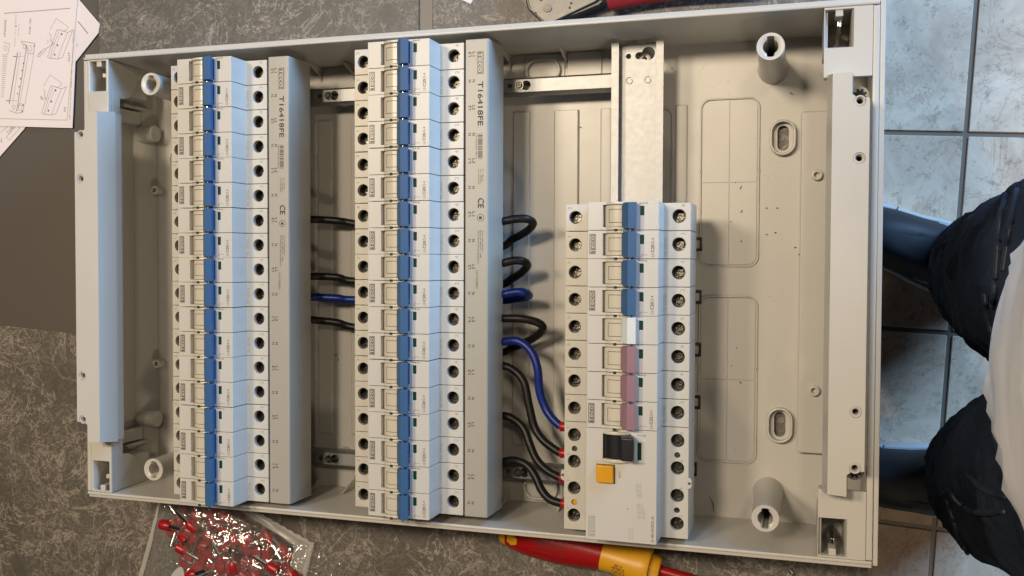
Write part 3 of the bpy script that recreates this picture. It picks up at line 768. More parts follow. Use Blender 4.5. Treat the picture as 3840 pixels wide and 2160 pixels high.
# ------------------------------------------------------------------ comb busbars
def busbar(r_, yoff):
    x0=XR[r_]+81.0; yt=YT[r_]+1.6
    b=thing('comb_busbar','long grey comb busbar printed with a barcode beside the %s breaker row'%('left' if r_==0 else 'middle'),'busbar',(x0,yt,Z0),'comb busbars')
    zt=75-Z0; ln=-318.6
    mb=MB().prism([(0,10),(0,zt),(15.3,zt),(16.4,zt-1.2),(18.0,10)],0,ln,'y'); obj('cover', mb, BUSP, b, bevel=0.6, seg=2, fix=True)
    ink=MB(); pz=zt+0.05
    def yy(v): return v-1.6-158.6+158.6   # local from row top
    labs=(('L3','L1'),('N','N'),('L2','L2'),('N','N'),('L1','L3'),('N','N'))
    for k in range(18):
        a,c_=labs[k%6]; y=-1.6-k*MW-8.3
        text_mb(ink,a,4.0,y-(1.6 if len(a)>1 else .9),pz,90,3.0 if len(a)>1 else 1.7,1.8)
        text_mb(ink,a,4.14,y-(1.5 if len(a)>1 else .8),pz+.003,90,3.0 if len(a)>1 else 1.7,1.8); text_mb(ink,c_,5.12,y+(1.5 if len(c_)>1 else .8),pz+.003,-90,3.0 if len(c_)>1 else 1.7,1.8)
        text_mb(ink,c_,5.0,y+(1.6 if len(a)>1 else .9),pz,-90,3.0 if len(c_)>1 else 1.7,1.8)
    obj('printed_phase_marks', ink, INKD, b)['kind']='stuff'
    t=MB(); xx=8.8
    for d_ in (0,0.12,0.24): text_mb(t,'T16418FE',xx+d_,-28.0-d_,pz+d_*0.02,-90,29,3.5); text_mb(t,'.',xx,-58,pz,-90,.5,.5)
    rr=random.Random(3); y=-62.5
    while y>-79.5:
        w_=rr.choice((0.25,0.4,0.6)); t.add([(xx+0.2,y,pz),(xx+3.4,y,pz),(xx+3.4,y-w_,pz),(xx+0.2,y-w_,pz)],[(0,3,2,1)]); y-=w_+rr.choice((0.3,0.45,0.6))
    text_mb(t,'5414363014812',xx-1.4,-62.5,pz,-90,16.5,1.0)
    for i,s_ in enumerate(('If = 10mm\u00b2','Un = 230/400 V','Ip max 25kA 50/60Hz')): text_mb(t,s_,xx+3.2-i*1.4,-86,pz,-90,10-(i==0)*2,0.95)
    for d_ in (0,0.15,0.3): text_mb(t,'CE',xx+0.2+d_,-105-d_,pz+d_*0.02,-90,6.4,4.0)
    t.stroke([(xx+2.1+2.3*math.cos(k*PI/12),-118+2.3*math.sin(k*PI/12)) for k in range(24)],0.3,pz,closed=True)
    t.add([(xx+1,-119,pz),(xx+3,-119,pz),(xx+3,-117.2,pz),(xx+1,-117.2,pz)],[(0,1,2,3)])
    for i,s_ in enumerate(('Tecnordic gestion','Rue de Beyne, 108','4610 Beyne-Heusay(Belgium)')): text_mb(t,s_,xx+3.2-i*1.5,-126.5,pz,-90,14+4*(i==1)+8*(i==2),1.05)
    text_mb(t,'LOT:020823',xx-1.0,-153,pz,-90,12,1.4)
    obj('printed_text', t, INKD, b)['kind']='stuff'
    p=obj('logo_plate', MB().box(xx-0.5,xx+4.0,-8.2,-23.2,zt-0.2,zt+0.1), PLATE, b)
    lm=MB(); lm.stroke([(xx-0.1,-8.6),(xx-0.1,-22.8),(xx+3.6,-22.8),(xx+3.6,-8.6)],0.1,zt+0.14,closed=True); teco(lm,xx+0.4,-9.3,zt+0.15,-90,12.8,2.7); obj('logo', lm, CREAM, p)
    return b
busbar(0,0); busbar(1,0)

# ------------------------------------------------------------------ wires
def wire(pts, m, label, ferr=None, r=2.85):
    w_=thing('wire',label,'wire',(0,0,0),'installation wires')
    sp=spline(pts,12); obj('insulation', MB().tube(sp,r,14), m, w_, smooth=True, ang=60)
    if ferr:
        p=Vector(pts[-1]); q=p+Vector(ferr)
        obj('ferrule', MB().tube([p-Vector(ferr).normalized()*0.3,p+Vector(ferr)*0.04,q],[3.05,3.35,3.1],20), RED, w_, smooth=True)
        obj('ferrule_tip', MB().tube([q,q+Vector((9,0,0))],1.8,12), CHROME, w_, smooth=True)
    return w_
F=(5.2,0,0)
wire([(20,-42.3+0,44),(41.0,-42.6,47.0),(54.8,-41.6,48.0),(64.5,-48.0,49.0),(69.6,-59.5,50.0),(71.1,-74.9,50.0),(74.8,-85.6,50.0),(79.8,-92.6,51.0),(86.5,-98.2,52)],WBLUE,'blue wire curving down from the middle busbar into the switch under the mauve toggles',F)
wire([(20,-58.7+0,42),(40.4,-58.9,45.0),(51.1,-62.1,45.0),(58.9,-70.2,46.0),(62.9,-85.8,47.0),(67.3,-100.8,48.0),(74.0,-108.8,50.0),(81.3,-113.6,51.0),(86.5,-116.2,52)],WBLACK,'black wire ending in the red ferrule just below the blue wire, upper of three',F)
wire([(20,-94.0+0,40),(39.6,-94.4,42.0),(49.8,-96.2,43.0),(58.2,-102.5,44.0),(63.1,-112.4,46.0),(68.5,-122.4,48.0),(76.6,-129.1,50.0),(86.5,-133.2,52)],WBLACK,'black wire to the red ferrule beside the notched lug',F)
wire([(20,-127.3+0,40),(39.7,-127.7,42.0),(50.7,-125.4,43.0),(60.8,-127.7,45.0),(67.7,-134.8,47.0),(72.5,-143.0,49.0),(79.0,-148.6,51.0),(87.6,-150.6,52)],WBLACK,'lowest black wire, to the red ferrule nearest the bottom wall of the box',F)
def loopwire(yl0, yl1, tipx, up_, lo, m, label, zt=40):
    a=yl0; pts=[(-118,a[0],46),(-110,a[0],34),(-96,a[1],20),(-82,a[2],16),(-30,a[3],16),(18,lo[0],17)]
    wire(pts+[(x,y,z) for x,y,z in up_], m, label)
wire([(-117.7,42.5,48.0),(-117.3,44.0,34.0),(-110.0,44.5,26.0),(-95.3,43.4,22.0),(-82.4,41.3,18.0),(-30,32,16),(27.7,23.4,20.0),(43.9,29.6,22.0),(55.3,34.5,28.0),(62.2,39.7,36.0),(59.6,42.5,43.0),(51.9,42.4,46.0),(40.7,40.6,47.0),(22,40.6,44)],WBLACK,'black wire looping out beside the middle busbar, topmost of the four loops')
wire([(-117.8,1.7,48.0),(-117.4,1.5,34.0),(-110.1,1.4,26.0),(-95.4,0.6,22.0),(-82.5,-2.1,18.0),(-30,0,16),(27.8,-4.2,20.0),(44.0,1.7,22.0),(52.8,6.4,28.0),(58.3,10.7,36.0),(56.8,13.4,43.0),(50.6,13.7,46.0),(40.8,11.7,47.0),(22,11.7,44)],WBLACK,'black wire looping out directly above the blue loop')
wire([(-117.9,-12.2,48.0),(-117.5,-14.2,34.0),(-109.0,-14.5,28.0),(-94.4,-15.1,24.0),(-81.5,-16.2,20.0),(-30,-14,16),(27.1,-15.2,18.0),(44.3,-13.7,20.0),(54.1,-12.2,26.0),(59.5,-10.4,36.0),(58.3,-8.2,44.0),(52.1,-8.0,46.0),(40.9,-9.8,47.0),(22,-9.8,44)],WBLUE,'blue wire passing under the middle row and looping back beside its busbar')
wire([(-117.9,-29.9,48.0),(-117.5,-31.0,34.0),(-110.2,-32.2,26.0),(-95.5,-33.9,22.0),(-82.5,-37.5,18.0),(-30,-42,16),(27.3,-52.6,18.0),(43.0,-48.7,20.0),(56.0,-43.2,24.0),(65.2,-37.7,30.0),(70.2,-32.5,38.0),(67.5,-28.7,43.0),(59.0,-26.5,46.0),(51.0,-26.1,47.0),(40.9,-26.3,47.0),(22,-26.4,44)],WBLACK,'black wire making the widest loop, just below the blue loop')

# ------------------------------------------------------------------ paper leaflets
def sheet(name, pts, z, thick, label, cat='leaflet'):
    mb=MB(); mb.prism([p[:2] for p in pts], z, z+thick); return tag(obj(name, mb, PAPER), label, cat)
tag(obj('leaflet', MB().prism([(-409.2,128.6),(-463.4,81.6),(-554.6,141.7),(-452.6,197.2)],0.05,0.25), PAPER),'white folded leaflet lowest in the pile, with 1x40 printed on its corner','leaflet')
lf1=[o for o in COL.objects if o.name.startswith('leaflet')][0]
t=MB(); 
text_mb(t,'1x40A',*(-427.2,123.5),0.3,39.7,13,4.2)
text_mb(t,'V',*(-436.0,115.4),0.3,39.7,4,4)
t.stroke([(-429.8,121.1),(-419.2,130.8),(-414.9,128.6),(-426.4,118.5)],0.4,0.3,closed=True)
t.stroke([(-436.8,125.2),(-427.9,130.5)],0.4,0.3)
obj('print', t, PINKINK, lf1)
l2=tag(obj('leaflet', MB().prism([(-349.8,254.8),(-350.0,234.7),(-329.4,213.1),(-329.9,211.1),(-331.1,205.5),(-355.6,181.8),(-409.3,170.4),(-425.3,261.2)],0.35,0.6), PAPER),'white leaflet sticking out behind the printed one, with a nicked corner','leaflet')
t=MB(); t.stroke([(-351.5,216.6),(-341.7,205.9)],1.0,0.65); t.stroke([(-355.8,199.7),(-352.1,196.8),(-355.1,193.3)],0.4,0.65); obj('print', t, PINKINK, l2)
l3=tag(obj('leaflet', MB().prism([(-358.3,126.3),(-351.7,226.2),(-350.1,254.6),(-550.8,271.4),(-553.5,137.2),(-435.0,130.9)],0.8,1.1), PAPER),'white leaflet on top of the pile with line drawings marked OUT and IN','leaflet')
DZ=1.16
def P2(u,v):   # positions on the printed sheet, measured in its own grid
    o_=((-359.1,126.5)); ex=((-435.9,131.1)); ey=((-351.8,234.8))
    a=(648-u)/648.0; b=(1158-v - (648-u)*0.028)/1158.0
    return (o_[0]+(ex[0]-o_[0])*a+(ey[0]-o_[0])*b, o_[1]+(ex[1]-o_[1])*a+(ey[1]-o_[1])*b)
t=MB(); dk=MB()
t.stroke([P2(0,1072),P2(605,1088)],0.45,DZ); t.stroke([P2(605,1088),P2(652,0)],0.45,DZ); t.stroke([P2(0,92),P2(588,72)],0.7,DZ)
def flapdrawing(dx,dy):
    q=lambda L_: [P2(u+dx,v+dy) for u,v in L_]
    t.stroke(q([(418,262),(470,160),(580,240),(570,262),(530,280)]),0.35,DZ)
    t.stroke(q([(480,265),(500,262),(576,290),(620,270)]),0.5,DZ)
    t.stroke(q([(480,265),(440,395),(408,510),(425,520),(470,525),(500,528),(540,515),(620,270)]),0.45,DZ)
    t.stroke(q([(500,275),(460,395),(430,520)]),0.4,DZ); t.stroke(q([(576,292),(530,420),(500,526)]),0.4,DZ); t.stroke(q([(520,290),(478,410),(440,522)]),0.25,DZ)
    t.stroke(q([(415,290),(432,315),(428,350),(440,375),(455,385)]),0.5,DZ); t.stroke(q([(395,350),(410,370),(395,385)]),0.35,DZ)
    for u,v in ((525,303),(492,404),(470,488)):
        c=P2(u+dx,v+dy); dk.add([(c[0]+0.9*math.cos(k*PI/4),c[1]+0.9*math.sin(k*PI/4),DZ+.01) for k in range(8)],[tuple(range(8))])
flapdrawing(0,0); flapdrawing(-33,512)
t.stroke([P2(320,485),P2(375,430),P2(392,442),P2(335,505),P2(318,500)],0.45,DZ,closed=True); t.stroke([P2(390,432),P2(460,385)],0.5,DZ); t.stroke([P2(355,455),P2(330,485)],0.4,DZ)
t.stroke([P2(360,870),P2(395,893)],0.5,DZ); t.stroke([P2(358,880),P2(388,905)],0.4,DZ)
# long hinge drawing
t.stroke([P2(135,460),P2(78,930)],1.1,DZ); t.stroke([P2(160,455),P2(110,930)],0.35,DZ); t.stroke([P2(215,395),P2(150,1000)],0.8,DZ); t.stroke([P2(232,470),P2(175,930)],0.4,DZ); t.stroke([P2(283,475),P2(222,935)],0.4,DZ)
t.stroke([P2(165,355),P2(290,380),P2(280,475),P2(230,470),P2(215,400),P2(165,370)],0.5,DZ,closed=True); t.stroke([P2(78,995),P2(150,1022),P2(205,1015),P2(215,940),P2(170,935),P2(140,1010)],0.5,DZ)
for u,v,r_ in ((195,405,18),(248,425,22),(180,975,22),(120,965,18),(22,415,20)):
    c=P2(u,v); t.stroke([(c[0]+r_*.085*math.cos(k*PI/8),c[1]+r_*.11*math.sin(k*PI/8)) for k in range(16)],0.4,DZ,closed=True)
for u,v in ((192,560),(182,625),(171,702),(161,777),(152,842),(282,402),(205,950),(200,1003),(110,212)):
    c=P2(u,v); dk.add([(c[0]+0.7*math.cos(k*PI/4),c[1]+0.7*math.sin(k*PI/4),DZ+.01) for k in range(8)],[tuple(range(8))])
dk.stroke([P2(95,495),P2(122,495)],0.6,DZ); dk.stroke([P2(48,905),P2(75,905)],0.6,DZ); t.stroke([P2(120,495),P2(205,495)],0.25,DZ); t.stroke([P2(75,905),P2(150,905)],0.25,DZ)
t.stroke([P2(0,360),P2(60,375),P2(45,470),P2(0,480)],0.4,DZ)
for k in range(22): t.stroke([P2(0,490+k*18),P2(42-k*0.9,492+k*18)],0.4,DZ)
ANGP=math.degrees(math.atan2(P2(620,0)[1]-P2(620,1000)[1],P2(620,0)[0]-P2(620,1000)[0]))
def ptext(mb,s_,u,v0,v1,h):
    a=P2(u,v0); b=P2(u,v1); text_mb(mb,s_,a[0],a[1],DZ+.01,ANGP,math.hypot(a[0]-b[0],a[1]-b[1]),h)
ptext(dk,'FOR 150',246,290,152,1.9); ptext(dk,'UPGRADE',18,310,152,1.9); ptext(dk,'OUT',608,555,470,2.3); ptext(dk,'IN',592,1008,970,2.3)
ptext(dk,'ABB Industrial Solutions (Belgium) bvba - Nieuwevaart 51 - 9000 Gent',632,1088,262,1.0); ptext(t,'Screws  3.5 x 13 (4 Nm)',110,400,110,1.2); ptext(t,'B 3.5x13',140,300,200,1.2)
for o_ in (obj('print', t, PINKINK, l3), obj('print', dk, PINKINK2, l3)): o_['kind']='stuff'
tag(obj('paper_scrap', MB().prism([(-2.8,208.1),(3.2,205.0),(5.7,208.9),(12.8,218.9),(-7.6,223.5),(-7.6,211.1)],0.1,0.35), PAPER),'small white paper corner on the marbled panel above the box','paper')

# ------------------------------------------------------------------ crimping tool
ct=thing('crimping_tool','dark steel crimping tool with a red handle above the upper wall of the box','crimping tool',(*(71.1,200.6),0))
def relp(L_,o_): return [(a-o_[0],b-o_[1]) for a,b in L_]
co_=(71.1,200.6)
outl=[(49.4,204.1),(49.8,199.8),(51.9,193.4),(62.7,183.3),(68.7,182.6),(87.6,187.7),(103.6,192.9),(109.5,198.0),(117.8,218.0),(51.5,223.7)]
inl=[(52.1,202.2),(54.5,192.5),(65.3,183.0),(70.3,183.0),(101.4,195.1),(107.8,200.6),(114.7,215.1),(54.6,220.2)]
obj('head', MB().prism(relp(outl,co_),0.5,14), BLACKP, ct, bevel=1, seg=2)
obj('cover_plate', MB().prism(relp(inl,co_),14,17), TOOLM, ct, bevel=0.5)
pc=(67.1,192.9); pc=(pc[0]-co_[0],pc[1]-co_[1])
obj('pivot_pin', MB().cyl(pc,3.0,17,18.2,n=24).cyl(pc,1.7,18.2,18.8,n=24), TOOLM, ct, bevel=0.3)
for dx,dy in ((-5,6),(14,6),(17,2),(-9,-3),(16,-1),(22,8)): obj('rivet', MB().cyl((pc[0]+dx,pc[1]+dy),0.9,17,17.3,n=12), HOLE, ct)
def handle(pp,r):
    return MB().tube(spline([(a-co_[0],b-co_[1],c) for a,b,c in pp],8),r,16)
obj('handle', handle([(109.3,197.5,11.0),(123.3,199.1,11.0),(142.7,200.9,11.0),(172.5,201.2,11.0),(209.3,200.4,11.0)],8.2), REDT, ct, smooth=True)
obj('handle_arm', handle([(91.5,197.7,8.0),(100.3,197.6,9.0),(113.3,198.8,10.0)],5.0), BLACKP, ct, smooth=True)
obj('handle', handle([(100.6,217.0,11.0),(123.2,221.9,11.0),(172.3,224.3,11.0),(209.0,223.6,11.0)],8.2), REDT, ct, smooth=True)

# ------------------------------------------------------------------ screwdriver
P0=Vector((33.4,-180.3,15.0)); P1=Vector((176.6,-207.2,15.0)); P1.z=P0.z=15.5
ax=(P1-P0).normalized(); LN=(P1-P0).length
sd=thing('screwdriver','red and yellow insulated screwdriver lying on the table below the box','screwdriver',(P0.x,P0.y,0),None,math.atan2(ax.y,ax.x))
def lathe(prof,n=40,flat=1.0):
    mb=MB(); vs=[]; fs=[]
    for i,(a,r) in enumerate(prof):
        for k in range(n):
            t=2*PI*k/n; vs.append((a,r*math.cos(t),15.5+r*math.sin(t)*flat))
        if i:
            for k in range(n): j=(k+1)%n; fs.append(((i-1)*n+k,(i-1)*n+j,i*n+j,i*n+k))
    fs.append(tuple(range(n))); fs.append(tuple((len(prof)-1)*n+k for k in range(n)))
    return mb.add(vs,fs)
u=LN/498.0   # mm per measured unit along the axis
obj('end_cap', lathe([(-2*u,5),(2*u,8.5),(8*u,11.2),(24*u,12.6)]), YELT, sd, smooth=True, fix=True)
obj('grip', lathe([(23*u,12.5),(40*u,14.0),(70*u,15.2),(110*u,15.5),(150*u,15.2),(190*u,14),(230*u,12.2),(262*u,10.9)]), REDT, sd, smooth=True, fix=True)
obj('collar', lathe([(262*u,11.0),(290*u,10.8),(320*u,12.0),(350*u,14.2),(372*u,15.2),(378*u,14.4),(380*u,10.5),(395*u,9.6),(402*u,8.6),(404*u,4)]), YELT, sd, smooth=True, fix=True)
obj('shaft', lathe([(402*u,3.9),(700*u,3.9)]), REDT, sd, smooth=True, fix=True); obj('blade', lathe([(700*u,2.4),(730*u,2.4)]), CHROME, sd, smooth=True)
# hexagon mark and printed barcode on the grip: thin skins following the round surface
def skin(mb_pts, fs, rfun, off=0.12):
    out=[]
    for a,b in mb_pts:
        r=rfun(a)+off; b=max(-r*0.98,min(r*0.98,b)); out.append((a,b,15.5+math.sqrt(r*r-b*b)))
    return out,fs
def rg(a):
    T=[(23*u,12.5),(40*u,14.0),(70*u,15.2),(110*u,15.5),(150*u,15.2),(190*u,14),(230*u,12.2),(262*u,11.0),(290*u,10.8),(320*u,12.0),(350*u,14.2),(372*u,15.2)]
    for (x0,r0),(x1,r1) in zip(T,T[1:]):
        if x0<=a<=x1: return r0+(r1-r0)*(a-x0)/(x1-x0)
    return T[0][1] if a<T[0][0] else T[-1][1]
h=MB(); c0=(44*u,-3.2); hp=[(c0[0]+4.6*math.cos(k*PI/3+0.5),c0[1]+4.3*math.sin(k*PI/3+0.5)) for k in range(6)]+[c0]
vs,fs=skin(hp,[(k,(k+1)%6,6) for k in range(6)],rg,0.35); h.add(vs,fs); obj('hexagon_mark', h, YELT, sd)
bc=MB(); rr=random.Random(5); x=100*u
while x<178*u:
    w_=rr.choice((0.25,0.45,0.7)); vs,fs=skin([(x,-1.5-4.8+0.02*x),(x+w_,-1.5-4.8+0.02*x),(x+w_,-5.6+5.2),(x,-5.6+5.2)],[(0,1,2,3)],rg); bc.add(vs,fs); x+=w_+rr.choice((0.3,0.5))
tt=MB(); text_mb(tt,'4 010995 008482',178*u,0.6,0,180,78*u,-1.9)
vs,fs=skin([(a,b) for a,b,_ in tt.v],tt.f,rg,0.14); bc.add(vs,fs)
tt=MB(); text_mb(tt,'IEC 60900:2004',324*u,-2.4,0,180,30*u,1.8); text_mb(tt,'AC 1000V',318*u,-0.2,0,180,20*u,1.8)
tt2=MB(); tt2.v=[(a,b,c) for a,b,c in tt.v]; tt2.f=tt.f
vs,fs=skin([(a,b) for a,b,_ in tt2.v],tt2.f,rg,0.16); bc.add(vs,fs)
for cx_ in (300*u,311*u,321*u):
    tt=MB(); tt.stroke([(cx_+1.5*math.cos(k*PI/3),-6.0+1.3*math.sin(k*PI/3)) for k in range(6)],0.3,0,closed=True)
    vs,fs=skin([(a,b) for a,b,_ in tt.v],tt.f,rg,0.16); bc.add(vs,fs)
obj('printed_text', bc, INKD, sd, fix=False)

# ------------------------------------------------------------------ bag of ferrules
bag=thing('plastic_bag','clear plastic zip bag full of red wire ferrules below the left corner of the box','plastic bag',(*(-212.5,-221.3),0.3))
bo=(-212.5,-221.3)
BC=[(-267.8,-177.0),(-226.0,-173.9),(-180.5,-198.2),(-127.2,-212.2),(-143.4,-265.9),(-303.5,-294.0)]
TL,TR,BR,BL=[Vector((p[0]-bo[0],p[1]-bo[1])) for p in ((-268.6,-179.4),(-216.6,-175.5),(-143.4,-272.3),(-306.3,-297.8))]
RM=Vector(((-127.2,-212.2)[0]-bo[0],(-127.2,-212.2)[1]-bo[1]))
def bagpt(a,b):
    l=TL.lerp(BL,b)
    if b<0.43: r=TR.lerp(RM,b/0.43)
    else: r=RM.lerp(BR,(b-0.43)/0.57)
    return l.lerp(r,a)
def bagz(a,b,p):
    e=min(1,min(a,1-a)*7)*min(1,(1-b)*9)
    n1=noise.noise(Vector((p.x*0.05,p.y*0.05,3)))*3+noise.noise(Vector((p.x*0.16,p.y*0.16,8)))*2.0+abs(noise.noise(Vector((p.x*0.3,p.y*0.34,1))))*1.3
    fill=math.exp(-((a-0.52)/0.33)**2)
    return 0.6+max(0,e*(8+13.5*fill+n1))
NA,NB=90,100
mb=MB(); vs=[];fs=[]
for i in range(NB+1):
    for j in range(NA+1):
        a,b=j/NA,i/NB; p=bagpt(a,b)
        if j==NA: p=p+Vector((0.9 if i%4<2 else 0,0))
        vs.append((p.x,p.y,bagz(a,b,p)))
for i in range(NB):
    for j in range(NA): q=i*(NA+1)+j; fs.append((q,q+1,q+NA+2,q+NA+1))
mb.add(vs,fs); obj('film', mb, FILM, bag, smooth=True, ang=180)
mb=MB(); vs=[(x,y,0.15) for x,y,_ in vs]; mb.add(vs,fs[::9] and [(0,NA,(NB+1)*(NA+1)-1,NB*(NA+1))]); obj('back_film', mb, FILM, bag)
# translucent seam band and zip strip on the right
sm=bpy.data.materials.new('seal_and_highlight_band'); sm.use_nodes=True; q=sm.node_tree.nodes['Principled BSDF']; q.inputs['Base Color'].default_value=(0.72,0.70,0.67,1); q.inputs['Alpha'].default_value=0.42; q.inputs['Roughness'].default_value=0.2  # seam colour, shared with the added highlight on the left edge
mb=MB(); vs=[];fs=[]
for i in range(61):
    b=i/60*0.95
    for j,a in enumerate((0.90,0.955,1.0)):
        p=bagpt(a,b)
        if j==2: p=p+Vector((1.2 if i%2 else 0,0.6 if i%2 else 0))
        vs.append((p.x,p.y,1.4+noise.noise(Vector((p.x*0.1,p.y*0.1,2)))*0.8+ (0.9)+(2.2 if j==0 else 0)))
for i in range(60):
    for j in range(2): q_=i*3+j; fs.append((q_,q_+1,q_+4,q_+3))
mb.add(vs,fs); obj('sealed_edge', mb, sm, bag, smooth=True, ang=180)
mb=MB(); vs=[];fs=[]
for i in range(61):
    b=i/60*0.98
    for j,a in enumerate((0.0,0.012,0.03)):
        p=bagpt(a,b); vs.append((p.x-(1.2 if j==0 else 0),p.y,1.3+(3.4 if j==1 else 0.3 if j==0 else 2.2)+noise.noise(Vector((p.x*0.1,p.y*0.1,2)))*0.8))
for i in range(60):
    for j in range(2): q_=i*3+j; fs.append((q_,q_+1,q_+4,q_+3))
mb.add(vs,fs); obj('edge_highlight', mb, sm, bag, smooth=True, ang=180)  # pale strip added as the bright highlight along the bag's left edge
# crumpled tail
mb=MB(); vs=[];fs=[]
A_=[Vector((p[0]-bo[0],p[1]-bo[1])) for p in ((-128.6,-213.6),(-102.0,-223.2),(-87.3,-269.1),(-145.2,-275.7))]
for i in range(41):
    for j in range(31):
        p=A_[0].lerp(A_[1],j/30).lerp(A_[3].lerp(A_[2],j/30),i/40)
        vs.append((p.x,p.y,3.5+2.8*math.sin(j*0.9+i*0.05)+2*noise.noise(Vector((p.x*0.25,p.y*0.06,5)))))
for i in range(40):
    for j in range(30): q_=i*31+j; fs.append((q_,q_+1,q_+32,q_+31))
mb.add(vs,fs); obj('crumpled_tail', mb, FILM, bag, smooth=True, ang=180)
st=obj('round_sticker', MB().cyl(((-245.1,-258.4)[0]-bo[0],(-245.1,-258.4)[1]-bo[1]),17,2.2,2.35,n=48), FELTW, bag)
# ferrules
fr0=thing('wire_ferrule','loose red wire ferrule with a bright metal tube inside the clear bag','ferrule',(0,0,0),'red ferrules in the clear bag')
n=16; mb=MB(); prof=[(0,2.5),(0,3.55),(6.5,3.75),(8.6,2.4),(9.4,1.9)]
vs=[];fs=[]
pr=[(1.0,3.0),(0,3.1),(0,3.75),(6.6,3.75),(8.4,2.5),(9.2,2.0)]
pr=[(6,2.6)]+pr
for i,(a,r) in enumerate(pr):
    for k in range(n): t_=2*PI*k/n; vs.append((a,r*math.cos(t_),r*math.sin(t_)))
    if i:
        for k in range(n): j=(k+1)%n; fs.append(((i-1)*n+k,(i-1)*n+j,i*n+j,i*n+k))
fs.append(tuple(range(n))); mb.add(vs,fs); obj('collar', mb, RED, fr0, smooth=True, fix=True)
obj('tube', MB().tube([(8.6,0,0),(20.5,0,0)],1.85,14), CHROME, fr0, smooth=True)
rr=random.Random(11); placed=[]; cnt=0; tries=0
REG=[(-259.8,-187.8),(-208.3,-183.8),(-173.3,-203.0),(-140.9,-214.5),(-139.2,-235.2),(-151.9,-268.6),(-214.5,-277.3),(-242.8,-245.5),(-254.2,-226.7),(-267.7,-201.1)]
def inside(x,y,P_):
    c=False; n_=len(P_)
    for i in range(n_):
        x0,y0=P_[i]; x1,y1=P_[(i+1)%n_]
        if (y0>y)!=(y1>y) and x<(x1-x0)*(y-y0)/(y1-y0)+x0: c=not c
    return c
while cnt<150 and tries<40000:
    tries+=1
    x=rr.uniform(-310,-130); y=rr.uniform(-290,-172)
    if not inside(x,y,REG): continue
    a=rr.uniform(0,2*PI); cx_,cy_=x+8*math.cos(a),y+8*math.sin(a); z=4.2
    for (px_,py_,pz_) in placed:
        d=math.hypot(cx_-px_,cy_-py_)
        if d<6.2: z=max(z,pz_+4.4*(1-d/14))
    if z>17.5 or not inside(x+21*math.cos(a),y+21*math.sin(a),REG): continue
    placed.append((cx_,cy_,z)); cnt+=1
    f = fr0 if cnt==1 else copy_tree(fr0)
    f.location=(x*S,y*S,(z+0.3)*S); f.rotation_euler=(rr.uniform(0,6),rr.uniform(-0.35,0.15),a); f.scale=(1.08,1.12,1.12)

# ------------------------------------------------------------------ loose bits
lb=tag(obj('metal_offcut', MB().tube([(236,-197,1.6),(237.5,-199,1.8),(238.2,-200.4,1.5)],[1.3,1.7,0.8],9), CHROME, smooth=False),'tiny bright metal screw on the marbled panel below the box','screw')
sw=MB(); rr=random.Random(21)
SPK=[(197.3,67.5,0.5,1),(200.8,64.2,3,1.2),(201.5,47.9,2.5,1),(218.0,50.1,1.2,0),(225.0,50.0,1.6,0),(201.7,27.5,1.2,0),(202.1,-69.3,2,2.6),(183.4,-154.9,11,-1.3),(199.2,-45.8,1,1),(195.9,-58.0,0.8,0),(223.9,33.4,1.4,0.4),(218.2,32.1,1.2,0.4),(-105.6,-60.4,3,0.5),(-103.9,-64.0,1.5,1),(194.4,40.9,1,2),(88.7,109.5,1.5,0),(153.4,147.7,1.4,1),(239.5,18.6,1,1),(233.1,126.6,3,-0.6),(140.6,15.7,1,1),(236.9,23.4,1.5,0.5)]
for (x,y,l_,a) in SPK:
    c,s_=math.cos(a),math.sin(a)
    sw.tube([(x-l_*c/2,y-l_*s_/2,5.95),(x+0.1*l_,y,6.15),(x+l_*c/2,y+l_*s_/2,5.95)],[0.12,0.34,0.12],6)
for k in range(46):
    x,y=rr.uniform(160,238),rr.uniform(-150,140); l_=rr.uniform(0.25,0.6); a=rr.uniform(0,3)
    sw.tube([(x,y,5.9),(x+l_*math.cos(a),y+l_*math.sin(a),5.95)],0.13,5)
swo=obj('swarf', sw, INKD); swo['kind']='stuff'; tag(swo,'dark specks scattered on the floor of the grey box','debris')

# ------------------------------------------------------------------ person standing at the table end
per=thing('person','person in white shirt, dark jeans and sneakers standing at the right table end','person',(460,-60,-880))
OX,OY,OZ=460,-60,-880
def ellip(mb, c, r, n=20):
    vs=[];fs=[]
    for i in range(n+1):
        ph=PI*i/n
        for k in range(n): t_=2*PI*k/n; vs.append((c[0]+r[0]*math.sin(ph)*math.cos(t_),c[1]+r[1]*math.sin(ph)*math.sin(t_),c[2]+r[2]*math.cos(ph)))
    for i in range(n):
        for k in range(n): j=(k+1)%n; fs.append((i*n+k,(i+1)*n+k,(i+1)*n+j,i*n+j))
    return mb.add(vs,fs)
def blob(name, mb, m, vox, disp=None, smooth_it=6, par=None):
    """one continuous skin grown round overlapping limbs"""
    mb2=MB(); mb2.v=[(x-OX,y-OY,z-OZ) for x,y,z in mb.v]; mb2.f=mb.f
    me=mb2.mesh(name); bm=bmesh.new(); bm.from_mesh(me); bmesh.ops.remove_doubles(bm,verts=bm.verts,dist=1e-5); bmesh.ops.recalc_face_normals(bm,faces=bm.faces); bm.to_mesh(me); bm.free()
    o=bpy.data.objects.new(name,me); COL.objects.link(o)
    md=o.modifiers.new('r','REMESH'); md.mode='VOXEL'; md.voxel_size=vox*S
    md=o.modifiers.new('s','SMOOTH'); md.iterations=smooth_it; md.factor=0.7
    bpy.context.view_layer.update()
    nm=bpy.data.meshes.new_from_object(o.evaluated_get(bpy.context.evaluated_depsgraph_get())); o.modifiers.clear(); o.data=nm; nm.name=name
    if disp:
        nm.update(); ns=[v.normal.copy() for v in nm.vertices]
        for v,nn in zip(nm.vertices,ns): v.co=v.co+nn*disp(v.co/S)*S
    nm.materials.clear(); nm.materials.append(m); nm.shade_smooth()
    o.parent=par or per; return o
